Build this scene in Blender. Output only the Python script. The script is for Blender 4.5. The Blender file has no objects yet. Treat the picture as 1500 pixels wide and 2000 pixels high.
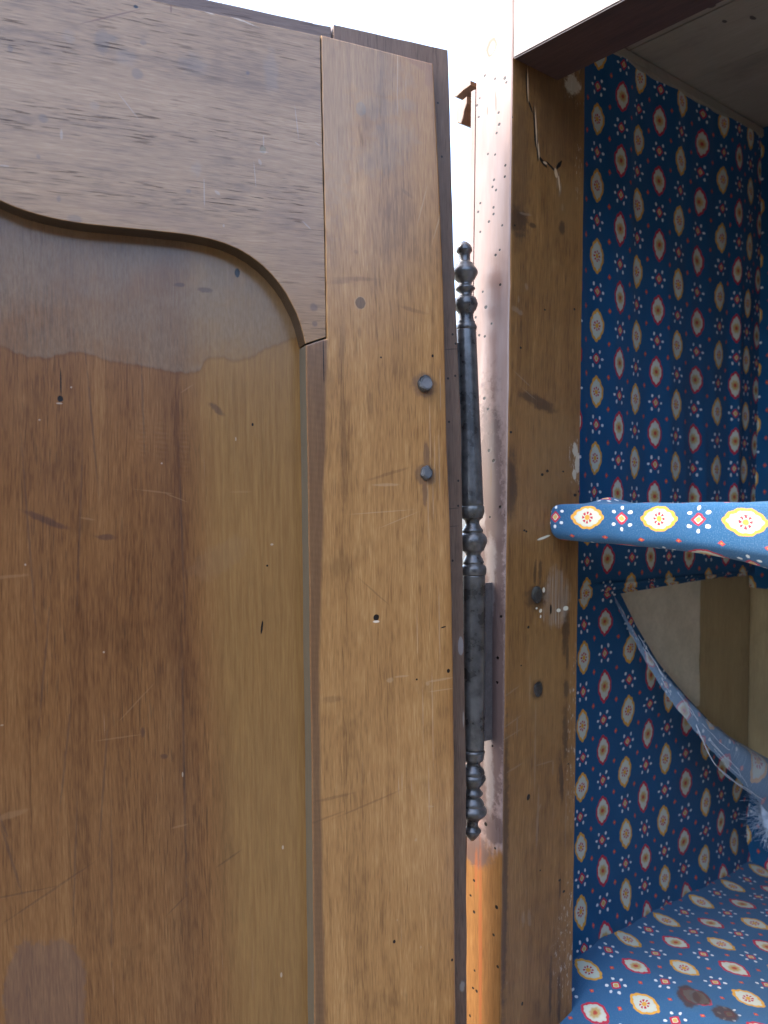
import bpy, bmesh, math, random
from mathutils import Matrix, Vector, noise as mnoise

random.seed(7)
SC = bpy.context.scene
COL = SC.collection
F = 1650.0                 # focal length in photo pixels (1500 x 2000)
PITCH = 20.0 / F
EYE = 1.5                  # camera height above the ground

# ------------------------------------------------------------------ camera
cam_d = bpy.data.cameras.new('camera')
cam = bpy.data.objects.new('camera', cam_d)
COL.objects.link(cam)
cam.location = (0, 0, EYE)
cam.rotation_euler = (math.pi / 2 - PITCH, 0, 0)
cam_d.sensor_fit = 'VERTICAL'
cam_d.sensor_height = 36.0
cam_d.sensor_width = 27.0
cam_d.lens = F / 2000.0 * 36.0
cam_d.clip_start = 0.02
cam_d.clip_end = 3000
cam_d.dof.use_dof = True
cam_d.dof.focus_distance = 0.585
cam_d.dof.aperture_fstop = 8.0
SC.camera = cam
CAM_M = Matrix.Translation((0, 0, EYE)) @ cam.rotation_euler.to_matrix().to_4x4()


def frame(origin, xdir, roll):
    """Local frame: x along xdir (horizontal), y horizontal, z up; rolled a little about the view axis."""
    x = Vector((xdir[0], xdir[1], 0)).normalized()
    z = Vector((0, 0, 1))
    y = z.cross(x)
    R = Matrix((x, y, z)).transposed().to_4x4()
    return Matrix.Translation(origin) @ Matrix.Rotation(roll, 4, 'Y') @ R


P0 = Vector(((990 - 750) / F * 0.6, 0.6, EYE))
CABF = frame(P0, (0.63, -0.777), 0.0115)
DOORF = frame(Vector(((873 - 750) / F * 0.572, 0.572, EYE)), (0.93, 0.367), -0.0160)


def unproj(M, px, py, axis, val):
    """Point of the plane {local axis = val} of frame M that the photo shows at pixel (px, py)."""
    inv = M.inverted()
    o = inv @ CAM_M.translation
    d = inv.to_3x3() @ (CAM_M.to_3x3() @ Vector(((px - 750) / F, (1000 - py) / F, -1)))
    t = (val - o[axis]) / d[axis]
    return o + d * t


def cab(px, py, axis, val):
    return unproj(CABF, px, py, axis, val)


def door(px, py, y=0.0):
    p = unproj(DOORF, px, py, 1, y)
    return (p.x, p.z)


def interp(xs, ys, x):
    if x <= xs[0]:
        k = (ys[1] - ys[0]) / (xs[1] - xs[0]); return ys[0] + k * (x - xs[0])
    for i in range(len(xs) - 1):
        if x <= xs[i + 1]:
            t = (x - xs[i]) / (xs[i + 1] - xs[i]); return ys[i] + t * (ys[i + 1] - ys[i])
    k = (ys[-1] - ys[-2]) / (xs[-1] - xs[-2]); return ys[-1] + k * (x - xs[-1])


def smooth01(x):
    x = max(0.0, min(1.0, x)); return x * x * (3 - 2 * x)


Y_LIP, Y_PAN = 0.010, 0.0155          # depths of the door's lip and of its panel behind the inner face

# ------------------------------------------------------------------ node expressions
class E:
    def __init__(s, T, sock): s.T = T; s.s = sock
    def _m(s, op, *a, clamp=False):
        n = s.T.nodes.new('ShaderNodeMath'); n.operation = op; n.use_clamp = clamp
        for i, v in enumerate((s,) + a):
            if isinstance(v, E): s.T.links.new(v.s, n.inputs[i])
            else: n.inputs[i].default_value = v
        return E(s.T, n.outputs[0])
    def __add__(s, o): return s._m('ADD', o)
    __radd__ = __add__
    def __sub__(s, o): return s._m('SUBTRACT', o)
    def __rsub__(s, o): return (s * -1.0) + o
    def __mul__(s, o): return s._m('MULTIPLY', o)
    __rmul__ = __mul__
    def __truediv__(s, o): return s._m('DIVIDE', o)
    def abs(s): return s._m('ABSOLUTE')
    def pow(s, p): return s._m('POWER', p)
    def floor(s): return s._m('FLOOR')
    def round(s): return s._m('ROUND')
    def frac(s): return s._m('FRACT')
    def sin(s): return s._m('SINE')
    def max(s, o): return s._m('MAXIMUM', o)
    def min(s, o): return s._m('MINIMUM', o)
    def atan2(s, o): return s._m('ARCTAN2', o)
    def mod2(s): return ((s * 0.5).frac() * 2.0).round()._m('MODULO', 2.0)
    def step(s, lo, hi):
        """smoothstep from lo to hi (lo may be above hi)"""
        n = s.T.nodes.new('ShaderNodeMapRange'); n.interpolation_type = 'SMOOTHSTEP'
        s.T.links.new(s.s, n.inputs['Value'])
        if lo <= hi:
            n.inputs['From Min'].default_value = lo; n.inputs['From Max'].default_value = hi
            n.inputs['To Min'].default_value = 0; n.inputs['To Max'].default_value = 1
        else:
            n.inputs['From Min'].default_value = hi; n.inputs['From Max'].default_value = lo
            n.inputs['To Min'].default_value = 1; n.inputs['To Max'].default_value = 0
        return E(s.T, n.outputs[0])


class Mat:
    def __init__(s, name):
        s.m = bpy.data.materials.new(name); s.m.use_nodes = True
        s.T = s.m.node_tree; s.b = s.T.nodes['Principled BSDF']
        s._oc = None
    def coord(s, out):
        if s._oc is None: s._oc = s.T.nodes.new('ShaderNodeTexCoord')
        return s._oc.outputs[out]
    def xyz(s, sock):
        n = s.T.nodes.new('ShaderNodeSeparateXYZ'); s.T.links.new(sock, n.inputs[0])
        return [E(s.T, o) for o in n.outputs]
    def vec(s, x, y, z=0.0):
        n = s.T.nodes.new('ShaderNodeCombineXYZ')
        for i, v in enumerate((x, y, z)):
            if isinstance(v, E): s.T.links.new(v.s, n.inputs[i])
            else: n.inputs[i].default_value = v
        return n.outputs[0]
    def noise(s, vec, scale=1.0, detail=2.0, rough=0.5, dist=0.0):
        n = s.T.nodes.new('ShaderNodeTexNoise')
        s.T.links.new(vec, n.inputs['Vector'])
        n.inputs['Scale'].default_value = scale; n.inputs['Detail'].default_value = detail
        n.inputs['Roughness'].default_value = rough; n.inputs['Distortion'].default_value = dist
        return E(s.T, n.outputs['Fac'] if 'Fac' in n.outputs else n.outputs[0])
    def voronoi(s, vec, scale=1.0):
        n = s.T.nodes.new('ShaderNodeTexVoronoi'); s.T.links.new(vec, n.inputs['Vector'])
        n.inputs['Scale'].default_value = scale
        return E(s.T, n.outputs['Distance']), n.outputs['Color']
    def mix(s, fac, a, b):
        n = s.T.nodes.new('ShaderNodeMix'); n.data_type = 'RGBA'
        if isinstance(fac, E): s.T.links.new(fac.s, n.inputs[0])
        else: n.inputs[0].default_value = fac
        for i, v in ((6, a), (7, b)):
            if isinstance(v, (tuple, list)): n.inputs[i].default_value = (v[0], v[1], v[2], 1)
            else: s.T.links.new(v, n.inputs[i])
        return n.outputs[2]
    def curve(s, e, pts, x0, x1, y0, y1):
        """piecewise curve: e (in x0..x1) -> y"""
        n = s.T.nodes.new('ShaderNodeFloatCurve'); c = n.mapping.curves[0]
        P = [((x - x0) / (x1 - x0), (y - y0) / (y1 - y0)) for x, y in pts]
        c.points[0].location = P[0]; c.points[1].location = P[-1]
        for p in P[1:-1]: c.points.new(*p)
        n.mapping.update()
        s.T.links.new(((e - x0) * (1.0 / (x1 - x0))).s, n.inputs['Value'])
        return E(s.T, n.outputs[0]) * (y1 - y0) + y0
    def out(s, color, rough=0.5, metal=0.0, spec=0.5, height=None, bump=0.3, dist=0.001, coat=0.0, coat_r=0.2):
        b = s.b
        if isinstance(color, (tuple, list)): b.inputs['Base Color'].default_value = (*color, 1)
        else: s.T.links.new(color, b.inputs['Base Color'])
        if isinstance(rough, E): s.T.links.new(rough.s, b.inputs['Roughness'])
        else: b.inputs['Roughness'].default_value = rough
        b.inputs['Metallic'].default_value = metal
        b.inputs['Specular IOR Level'].default_value = spec
        b.inputs['Coat Weight'].default_value = coat; b.inputs['Coat IOR'].default_value = 1.52; b.inputs['Coat Roughness'].default_value = coat_r
        if height is not None:
            n = s.T.nodes.new('ShaderNodeBump'); n.inputs['Strength'].default_value = bump
            n.inputs['Distance'].default_value = dist
            s.T.links.new(height.s, n.inputs['Height']); s.T.links.new(n.outputs[0], b.inputs['Normal'])
        return s.m


def mk(px, py, rx, ry, rot=0.0):
    return (px, py, rx, ry, rot)


class Marks:
    """Stains, scratches, worm holes and splits: elliptical marks at their places on one face of a board."""
    swap = False               # True where the grain runs along x: conv gives (z, x), A is z and L is x
    def __init__(s, mt, A, L, conv, seed=0.0):
        s.mt = mt; s.conv = conv
        s.v = mt.vec(L, A, 0.0) if s.swap else mt.vec(A, L, 0.0)
        n = mt.T.nodes.new('ShaderNodeTexNoise'); n.inputs['Scale'].default_value = 160; n.inputs['Detail'].default_value = 3
        n.inputs['Roughness'].default_value = 0.65
        mt.T.links.new(s.v, n.inputs['Vector'])
        q = mt.T.nodes.new('ShaderNodeVectorMath'); q.operation = 'SUBTRACT'; q.inputs[1].default_value = (0.5, 0.5, 0.5)
        mt.T.links.new(n.outputs['Color'], q.inputs[0]); s.n = q.outputs[0]
    def mask(s, marks, soft=0.3, warp=0.35):
        T = s.mt.T; acc = None
        if warp:
            q = T.nodes.new('ShaderNodeVectorMath'); q.operation = 'MULTIPLY'; q.inputs[1].default_value = (warp * 2, warp * 2, 0)
            T.links.new(s.n, q.inputs[0]); wn = q.outputs[0]
        for mk_ in marks:
            px, py, rx, ry = mk_[:4]; rot = mk_[4] if len(mk_) > 4 else 0.0
            c = s.conv(px, py); a = s.conv(px + 4, py); l = s.conv(px, py + 4)
            i, j = (1, 0) if s.swap else (0, 1)
            ra = max(1e-5, abs(a[i] - c[i]) / 4 * rx); rl = max(1e-5, abs(l[j] - c[j]) / 4 * ry)
            m = T.nodes.new('ShaderNodeMapping'); m.vector_type = 'TEXTURE'
            m.inputs['Location'].default_value = (c[i], c[j], 0)
            m.inputs['Rotation'].default_value = (0, 0, math.radians(rot))
            m.inputs['Scale'].default_value = (ra, rl, 1)
            T.links.new(s.v, m.inputs['Vector']); o = m.outputs[0]
            if warp:
                q = T.nodes.new('ShaderNodeVectorMath'); q.operation = 'ADD'
                T.links.new(o, q.inputs[0]); T.links.new(wn, q.inputs[1]); o = q.outputs[0]
            q = T.nodes.new('ShaderNodeVectorMath'); q.operation = 'LENGTH'
            T.links.new(o, q.inputs[0]); d = E(s.mt.T, q.outputs['Value'])
            acc = d if acc is None else acc.min(d)
            s.k = getattr(s, 'k', 0) + 1
            if s.k % 5 == 0:
                # each handful of marks waits for the one before it, so the shader never holds them all at once
                q = T.nodes.new('ShaderNodeVectorMath'); q.operation = 'MULTIPLY_ADD'
                T.links.new(acc.s, q.inputs[0]); q.inputs[1].default_value = (1e-12, 1e-12, 1e-12)
                T.links.new(s.v, q.inputs[2]); s.v = q.outputs[0]
        return acc.step(1 + soft * 0.5, max(0.0, 1 - soft * 0.5))


class SwapMarks(Marks):
    swap = True


# ------------------------------------------------------------------ objects
def tag(o, label=None, cat=None, group=None, kind=None):
    if label: o['label'] = label
    if cat: o['category'] = cat
    if group: o['group'] = group
    if kind: o['kind'] = kind
    return o


def empty(name, M):
    o = bpy.data.objects.new(name, None); o.empty_display_size = 0.05
    COL.objects.link(o); o.matrix_world = M
    return o


def link(name, bm, mats, parent=None, M=None, smooth=False):
    me = bpy.data.meshes.new(name)
    bm.normal_update(); bm.to_mesh(me); bm.free()
    for m in (mats if isinstance(mats, (list, tuple)) else [mats]): me.materials.append(m)
    if smooth: me.polygons.foreach_set('use_smooth', [True] * len(me.polygons))
    o = bpy.data.objects.new(name, me); COL.objects.link(o)
    if parent is not None: o.parent = parent
    if M is not None: o.matrix_local = M
    return o


def densify(pts, step, wob, seed, closed=True):
    out = []
    n = len(pts)
    for i in range(n if closed else n - 1):
        a = Vector(pts[i]); b = Vector(pts[(i + 1) % n]); L = (b - a).length
        k = max(1, int(L / step))
        nr = Vector((-(b - a).y, (b - a).x)).normalized() if L > 0 else Vector((0, 0))
        for j in range(k):
            p = a + (b - a) * (j / k)
            w = mnoise.noise(Vector((p.x * 90, p.y * 90, seed))) * wob + mnoise.noise(Vector((p.x * 25, p.y * 25, seed + 9))) * wob * 1.3
            if j == 0: w *= 0.3
            out.append(p + nr * w)
    return out


def board(outline, y0, y1, bevel=0.0008, step=0.006, wob=0.00022, seed=0.0):
    """A board in the x-z plane from its outline; y0 is the face towards the viewer, y1 the back."""
    pts = densify(outline, step, wob, seed) if step else [Vector(p) for p in outline]
    bm = bmesh.new()
    f = bm.faces.new([bm.verts.new((p.x, y0, p.y)) for p in pts])
    bm.normal_update()
    if f.normal.y > 0: f.normal_flip()
    ret = bmesh.ops.extrude_face_region(bm, geom=[f])
    vs = [g for g in ret['geom'] if isinstance(g, bmesh.types.BMVert)]
    for v in vs: v.co.y = y0
    newf = [g for g in ret['geom'] if isinstance(g, bmesh.types.BMFace)][0]
    for v in bm.verts:
        if v not in set(vs): v.co.y = y1
    bmesh.ops.recalc_face_normals(bm, faces=bm.faces)
    if bevel:
        es = list(newf.edges)
        bmesh.ops.bevel(bm, geom=es, offset=bevel, segments=2, profile=0.6, affect='EDGES', clamp_overlap=True)
    return bm


def box(bm, a, b):
    r = bmesh.ops.create_cube(bm, size=1.0)
    for v in r['verts']:
        v.co = Vector([a[i] + (v.co[i] + 0.5) * (b[i] - a[i]) for i in range(3)])
    return r['verts']


def boxbm(a, b, bevel=0.0):
    bm = bmesh.new(); box(bm, a, b)
    if bevel: bmesh.ops.bevel(bm, geom=list(bm.edges), offset=bevel, segments=2, affect='EDGES')
    return bm


def grid(nu, nv, fn):
    """fn(i/nu, j/nv) -> (co, (u, v))"""
    bm = bmesh.new(); uvl = bm.loops.layers.uv.new('UVMap')
    V = [[None] * (nv + 1) for _ in range(nu + 1)]; U = {}
    for i in range(nu + 1):
        for j in range(nv + 1):
            co, uv = fn(i / nu, j / nv); v = bm.verts.new(co); V[i][j] = v; U[v] = uv
    for i in range(nu):
        for j in range(nv):
            f = bm.faces.new((V[i][j], V[i + 1][j], V[i + 1][j + 1], V[i][j + 1]))
            for l in f.loops: l[uvl].uv = U[l.vert]
    return bm


def tube(bm, pts, r, seg=5):
    rings = []
    for i, p in enumerate(pts):
        p = Vector(p); d = (Vector(pts[min(i + 1, len(pts) - 1)]) - Vector(pts[max(i - 1, 0)])).normalized()
        a = d.orthogonal().normalized(); b = d.cross(a)
        rr = r if not callable(r) else r(i / (len(pts) - 1))
        rings.append([bm.verts.new(p + (a * math.cos(2 * math.pi * k / seg) + b * math.sin(2 * math.pi * k / seg)) * rr) for k in range(seg)])
    for A, B in zip(rings, rings[1:]):
        for k in range(seg): bm.faces.new((A[k], A[(k + 1) % seg], B[(k + 1) % seg], B[k]))
    bm.faces.new(rings[0][::-1]); bm.faces.new(rings[-1])


# ------------------------------------------------------------------ materials: wood
def wood(name, axis, dark, mid, light, seed, conv=None, rough=0.42, pores=0.5, pore_col=(0.03, 0.016, 0.01),
         rings=0.35, flecks=0.0, extra=None, coat=0.0, bump=0.25, spec=0.5, k=0.68, edge=None, coat_r=0.24):
    """Old board: long soft bands, fibres, dark pores and thin growth lines along the grain, then its own marks."""
    mt = Mat(name)
    dark, mid, light = [tuple(v * k for v in q) for q in (dark, mid, light)]
    x, y, z = mt.xyz(mt.coord('Object'))
    A, L = ((x + y * 0.9), z) if axis == 'z' else (z + y * 0.9, x)
    w = mt.noise(mt.vec(A * 5.0, L * 1.6, seed), 1.0, 2, 0.5) - 0.5
    Aw = A + w * 0.022
    g1 = mt.noise(mt.vec(Aw * 60, L * 2.4, seed + 1), 1.0, 3, 0.55)
    g2 = mt.noise(mt.vec(Aw * 330, L * 13, seed + 2), 1.0, 4, 0.65)
    g3 = mt.noise(mt.vec(Aw * 1150, L * 75, seed + 3), 1.0, 2, 0.6)
    cl = mt.noise(mt.vec(A * 16, L * 9, seed + 4), 1.0, 4, 0.62)
    t = g1 * 0.46 + g2 * 0.55 + g3 * 0.70 + cl * 0.42 - 0.565
    c = mt.mix(t.step(0.22, 0.56), dark, mid)
    c = mt.mix(t.step(0.50, 0.82), c, light)
    # thin growth lines
    rr = (Aw * 46 + (mt.noise(mt.vec(A * 9, L * 1.1, seed + 5), 1.0, 2, 0.5) * 5.0)).frac()
    ln = ((rr - 0.5).abs()).step(0.035, 0.0) * mt.noise(mt.vec(A * 60, L * 22, seed + 6), 1.0, 2).step(0.42, 0.66)
    c = mt.mix(ln * rings, c, tuple(v * 0.35 for v in dark))
    # pores: short dark dashes
    pr = mt.noise(mt.vec(Aw * 820, L * 44, seed + 7), 1.0, 2, 0.55)
    pz = mt.noise(mt.vec(Aw * 36, L * 3, seed + 8), 1.0, 2, 0.5).step(0.36, 0.62)
    pm = pr.step(0.58, 0.66) * pz * pores
    c = mt.mix(pm, c, pore_col); mt.pm = pm
    if flecks:
        fl = mt.noise(mt.vec(Aw * 900, L * 20, seed + 11), 1.0, 1, 0.5).step(0.71, 0.78) * mt.noise(mt.vec(A * 30, L * 9, seed + 12), 1.0, 2).step(0.5, 0.68)
        c = mt.mix(fl * flecks, c, (0.62, 0.48, 0.34))
    # dull handling dirt
    dirt = mt.noise(mt.vec(A * 30, L * 17, seed + 13), 1.0, 4, 0.65)
    c = mt.mix(dirt.step(0.56, 0.74) * 0.35, c, tuple(v * 0.45 for v in dark))
    h = g2 * 0.35 + g3 * 0.35 - pm * 0.8
    rg = mt.noise(mt.vec(A * 40, L * 12, seed + 14), 1.0, 3, 0.6) * 0.28 + (rough - 0.14) + pm * 0.15
    if extra:
        mk_ = Marks(mt, A, L, conv, seed) if conv else None
        c, h, rg = extra(mt, A, L, c, h, rg, mk_)
    if coat:
        mt.T.links.new((pm * (-coat) + coat).s, mt.b.inputs['Coat Weight'])
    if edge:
        # side of the board behind the face: sky reflection and arch shade painted in
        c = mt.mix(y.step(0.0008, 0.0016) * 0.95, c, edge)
    return mt.out(c, rg, height=h, bump=bump, dist=0.0006, coat=coat, coat_r=coat_r, spec=spec)


HOLE = (0.006, 0.004, 0.003)
PALE = (0.55, 0.47, 0.36)


def panel_extra(mt, A, L, c, h, rg, M):
    # golden sapwood along the right-hand side of the panel
    a0 = door(440, 1000, Y_PAN)[0]
    nb = (mt.noise(mt.vec(A * 20, L * 3, 5.0), 1.0, 2) - 0.5) * 0.012
    gold = (A + nb + (L - door(440, 1000, Y_PAN)[1]) * 0.03).step(a0 - 0.014, a0 + 0.016)
    fib = mt.noise(mt.vec(A * 480, L * 24, 6.0), 1.0, 4, 0.65)
    gcol = mt.mix(fib.step(0.25, 0.75), (0.200, 0.104, 0.030), (0.300, 0.168, 0.052))
    c = mt.mix(gold * 0.64, c, gcol)
    dk = ((A + nb - (a0 - 0.020)).abs()).step(0.020, 0.0)
    c = mt.mix(dk * 0.22, c, (0.065, 0.028, 0.013))
    # rough, greyer band where the finish has gone, with a wavy lower border
    pts = [(-40, 648), (0, 657), (60, 682), (130, 702), (200, 690), (262, 708), (330, 718), (400, 730), (432, 727), (452, 700), (505, 706), (560, 684), (600, 668)]
    P = [door(px, py, Y_PAN) for px, py in pts]
    x0, x1 = P[0][0], P[-1][0]
    edge = mt.curve(A, P, x0, x1, min(p[1] for p in P) - 0.01, max(p[1] for p in P) + 0.01)
    ed = L - edge + (mt.noise(mt.vec(A * 260, L * 60, 2.0), 1.0, 3) - 0.5) * 0.004
    gm = ed.step(-0.0006, 0.0012)
    rt = mt.noise(mt.vec(A * 700, L * 170, 3.0), 1.0, 3, 0.65)
    gc = mt.mix(rt.step(0.25, 0.75), (0.135, 0.092, 0.056), (0.205, 0.148, 0.096))
    blot = mt.noise(mt.vec(A * 26, L * 30, 8.0), 1.0, 4, 0.6)
    c = mt.mix(gm * (blot.step(0.25, 0.65) * 0.40 + 0.18), c, gc)
    rim = ed.abs().step(0.0022, 0.0)
    c = mt.mix(rim * 0.22, c, (0.06, 0.03, 0.018))
    h = h + gm * rt * 0.6
    rg = rg + gm * 0.12
    # second, fainter tide line
    m = M.mask([mk(470, 1090, 60, 26, 30), mk(250, 545, 120, 40, 10)], 0.5, 0.6)
    c = mt.mix(m * 0.08, c, (0.20, 0.14, 0.10))
    # violet-grey bloom low on the left
    m = M.mask([mk(104, 1925, 46, 96, 0), mk(170, 1928, 46, 100, 0), mk(137, 1920, 60, 94, 0), mk(110, 2010, 50, 160, 0), mk(165, 2010, 51, 160, 0)], 0.18, 0.30)
    c = mt.mix(m * 0.34, c, (0.080, 0.058, 0.058))
    rg = rg + m * 0.14
    # chatter marks
    ch = M.mask([mk(405, 880, 10, 60, 0), mk(325, 850, 9, 55, 0), mk(360, 860, 14, 40, 0)], 0.7, 0.4)
    rip = (L * 2200 + mt.noise(mt.vec(A * 90, L * 60, 4.0), 1.0, 2) * 9).sin()
    h = h + ch * rip * 0.22
    # long dark veins in the figure
    ve = M.mask([mk(228, 830, 2, 130, 4), mk(204, 1030, 2, 140, -3), mk(107, 1050, 2, 180, 3), mk(136, 1300, 2, 110, -6), mk(176, 1480, 2, 120, -7),
                 mk(250, 1520, 2, 130, -5), mk(400, 1050, 2, 160, 1), mk(325, 800, 2, 90, 1), mk(404, 1500, 2.4, 240, 0), mk(30, 1530, 2.6, 110, 17),
                 mk(70, 1660, 2.6, 80, 14), mk(195, 1680, 2, 110, -3), mk(265, 1720, 2, 140, -1)], 0.9, 1.0)
    c = mt.mix(ve * 0.36, c, (0.035, 0.024, 0.022))
    # stains, burns and scrapes
    m = M.mask([mk(255, 1048, 17, 5, -3), mk(140, 1015, 42, 6, -25), mk(466, 800, 16, 6, -40), mk(365, 1472, 7, 5, 0), mk(325, 1425, 4, 9, 0), mk(445, 570, 14, 5, 0), mk(395, 560, 10, 4, 0)], 0.8, 0.8)
    c = mt.mix(m * 0.55, c, (0.045, 0.022, 0.018))
    m = M.mask([mk(70, 1585, 34, 6, 8), mk(350, 960, 34, 1.5, -8), mk(385, 970, 24, 1.2, -22), mk(310, 1370, 46, 1.4, 45), mk(275, 1436, 40, 1.4, 2), mk(395, 1607, 16, 2, 6),
                mk(410, 760, 14, 1.5, 35), mk(60, 1125, 50, 3, 3), mk(218, 1012, 14, 2, -12), mk(535, 1895, 1.5, 40, 0), mk(515, 960, 20, 2, 0)], 0.7, 0.7)
    c = mt.mix(m * 0.26, c, (0.30, 0.17, 0.08))
    sc = M.mask([mk(145, 1735, 100, 2.2, 28), mk(75, 1740, 80, 2, 2), mk(490, 1670, 26, 2, 28), mk(390, 1760, 26, 1.6, 40)], 0.8, 0.5)
    c = mt.mix(sc * 0.35, c, (0.05, 0.024, 0.014)); h = h - sc * 0.8
    # nail hole with its scratch, worm holes, flakes of paint
    m = M.mask([mk(167, 780, 5.5, 6, 0), mk(168, 748, 1.2, 26, 0), mk(535, 830, 2, 3, 0), mk(563, 1103, 2, 2, 0), mk(553, 1222, 2, 13, -8), mk(506, 537, 5, 9, 0)], 0.3, 0.3)
    c = mt.mix(m, c, HOLE); h = h - m * 3
    m = M.mask([mk(165, 789, 6, 1.6, 0), mk(188, 758, 1.8, 1.8, 0), mk(361, 905, 1.8, 1.8, 0), mk(100, 1101, 1.8, 2, 0), mk(503, 858, 1, 4, 0), mk(250, 1270, 2, 2, 0),
                mk(401, 1507, 1.4, 5, 0), mk(593, 1648, 2, 4, 0), mk(590, 1895, 2, 5, 0), mk(127, 821, 2, 1.4, 0), mk(55, 1411, 3, 1.2, 0), mk(15, 1533, 2, 4, 0), mk(572, 1062, 3, 2, 0)], 0.3, 0.2)
    c = mt.mix(m * 0.45, c, (0.50, 0.42, 0.32))
    return c, h, rg


def stile_extra(mt, A, L, c, h, rg, M):
    # reddish heartwood strip along the panel side, below the rail
    e0 = door(640, 700)[0]; e1 = door(624, 1300)[0]; z0 = door(640, 700)[1]; z1 = door(624, 1300)[1]; ztop = door(640, 665)[1]
    zz = L.max(z1)
    lim = (zz - z0) * ((e1 - e0) / (z1 - z0)) + e0 + (mt.noise(mt.vec(A * 20, L * 20, 1.0), 1.0, 2) - 0.5) * 0.004
    red = (A - lim).step(0.0012, -0.0018) * (L - ztop).step(0.001, -0.001)
    ray = ((L + A * 0.18) * 1500 + mt.noise(mt.vec(A * 60, L * 90, 4.0), 1.0, 2) * 6).sin() * 0.5 + 0.5
    rc = mt.mix(ray * 0.22, (0.080, 0.040, 0.022), (0.125, 0.068, 0.038))
    c = mt.mix(red * 0.75, c, rc)
    # grey-green bloom near the top of the stile
    m = M.mask([mk(705, 212, 10, 13, 0)], 0.3, 0.3)
    c = mt.mix(m * 0.35, c, (0.13, 0.13, 0.11))
    m = M.mask([mk(700, 130, 90, 60, 0), mk(650, 200, 40, 200, 0), mk(740, 210, 46, 22, 0), mk(770, 265, 40, 30, 0), mk(740, 310, 50, 30, 20), mk(715, 320, 18, 10, 0), mk(795, 205, 16, 12, 0)], 0.9, 0.9)
    c = mt.mix(m * 0.22, c, (0.21, 0.19, 0.15)); rg = rg + m * 0.12
    # orange worn corner and edge
    eR = [door(846, 124), door(862, 440), door(873, 880), door(885, 1300), door(890, 2000)]
    nz = mt.noise(mt.vec(A * 100, L * 40, 7.0), 1.0, 3)
    ex = mt.curve(L * -1.0, [(-p[1], p[0]) for p in eR], -eR[0][1], -eR[-1][1], eR[0][0] - 0.002, eR[-1][0] + 0.012)
    m = (A - ex + (nz - 0.5) * 0.006).step(-0.0052, -0.0008)
    c = mt.mix(m * 0.5, c, (0.20, 0.085, 0.022))
    m = M.mask([mk(815, 118, 40, 12, -24), mk(838, 140, 10, 34, 0)], 0.7, 0.6)
    c = mt.mix(m * 0.5, c, (0.22, 0.10, 0.045))
    # flush peg and its crack
    m = M.mask([mk(704, 592, 9.5, 12, 0)], 0.16, 0.3)
    c = mt.mix(m * 0.75, c, (0.060, 0.034, 0.018))
    r = M.mask([mk(704, 592, 11, 13.5, 0)], 0.2, 0.3)
    c = mt.mix((r - m).max(0.0) * 0.3, c, (0.30, 0.22, 0.14))
    # darker figure
    m = M.mask([mk(668, 690, 5, 70, -4), mk(670, 860, 6, 120, 0), mk(722, 790, 6, 24, 0), mk(695, 545, 40, 4, 4), mk(665, 550, 22, 5, 8), mk(805, 605, 24, 4, -10), mk(760, 925, 40, 3, 16),
                mk(648, 1366, 18, 7, 0), mk(650, 1558, 40, 3, 4), mk(720, 1570, 60, 2, 14), mk(630, 1600, 40, 2, 12), mk(730, 1155, 34, 1.5, -42), mk(702, 650, 3, 10, 0), mk(795, 378, 12, 4, -30), mk(695, 492, 4, 4, 0)], 0.9, 0.7)
    c = mt.mix(m * 0.32, c, (0.085, 0.040, 0.016))
    # rust shadow round the iron nails
    m = M.mask([mk(828, 752, 22, 22, 0), mk(832, 926, 20, 21, 0), mk(833, 890, 6, 26, 0), mk(830, 960, 5, 26, 0)], 0.5, 0.5)
    c = mt.mix(m * 0.55, c, (0.085, 0.050, 0.036))
    # scrapes
    m = M.mask([mk(858, 1328, 28, 2.2, 4), mk(835, 1335, 4, 4, 0), mk(860, 1348, 22, 1.2, 2), mk(762, 1328, 6, 5, 0), mk(785, 1321, 14, 2, 0), mk(755, 947, 24, 3, 0),
                mk(860, 420, 1.4, 50, -18), mk(825, 400, 1.2, 40, -16), mk(812, 1640, 2.4, 3.4, 0), mk(822, 1850, 2.2, 2.6, 0), mk(776, 1797, 1.4, 2, 0), mk(745, 1000, 60, 1.2, 3), mk(841, 1575, 6, 2, -8), mk(780, 1015, 40, 1, 20)], 0.6, 0.5)
    c = mt.mix(m * 0.38, c, (0.42, 0.28, 0.15))
    sp = M.mask([mk(840, 850, 1.1, 60, 0), mk(849, 900, 1.0, 44, 0), mk(858, 905, 1.2, 60, 0), mk(836, 980, 1.1, 60, 0), mk(846, 980, 1.0, 40, 0), mk(860, 760, 1.0, 40, 0),
                 mk(858, 1220, 1.1, 70, 0), mk(845, 1400, 1.1, 90, 0), mk(838, 1560, 1.1, 60, 0), mk(815, 1240, 0.9, 40, 0), mk(826, 1390, 0.9, 60, 0)], 0.8, 0.8)
    c = mt.mix(sp * 0.28, c, (0.46, 0.34, 0.22))
    # holes
    m = M.mask([mk(735, 1206, 5.5, 6.5, 0), mk(845, 695, 2, 3, 0), mk(744, 698, 1.6, 2, 0), mk(770, 1839, 2.6, 3.4, 0), mk(883, 1875, 2, 3, 0), mk(866, 1225, 5, 1.4, 10), mk(876, 1310, 3, 4, 0), mk(814, 1327, 1.8, 2, 0)], 0.3, 0.3)
    c = mt.mix(m, c, HOLE); h = h - m * 3
    m = M.mask([mk(735, 1214, 6, 2.4, 0)], 0.4, 0.4)
    c = mt.mix(m * 0.8, c, (0.72, 0.62, 0.48))
    # hairline split under the shoulder of the rail
    m = M.mask([mk(632, 705, 1.1, 46, 0)], 0.5, 0.3)
    c = mt.mix(m * 0.9, c, HOLE)
    return c, h, rg


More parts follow.
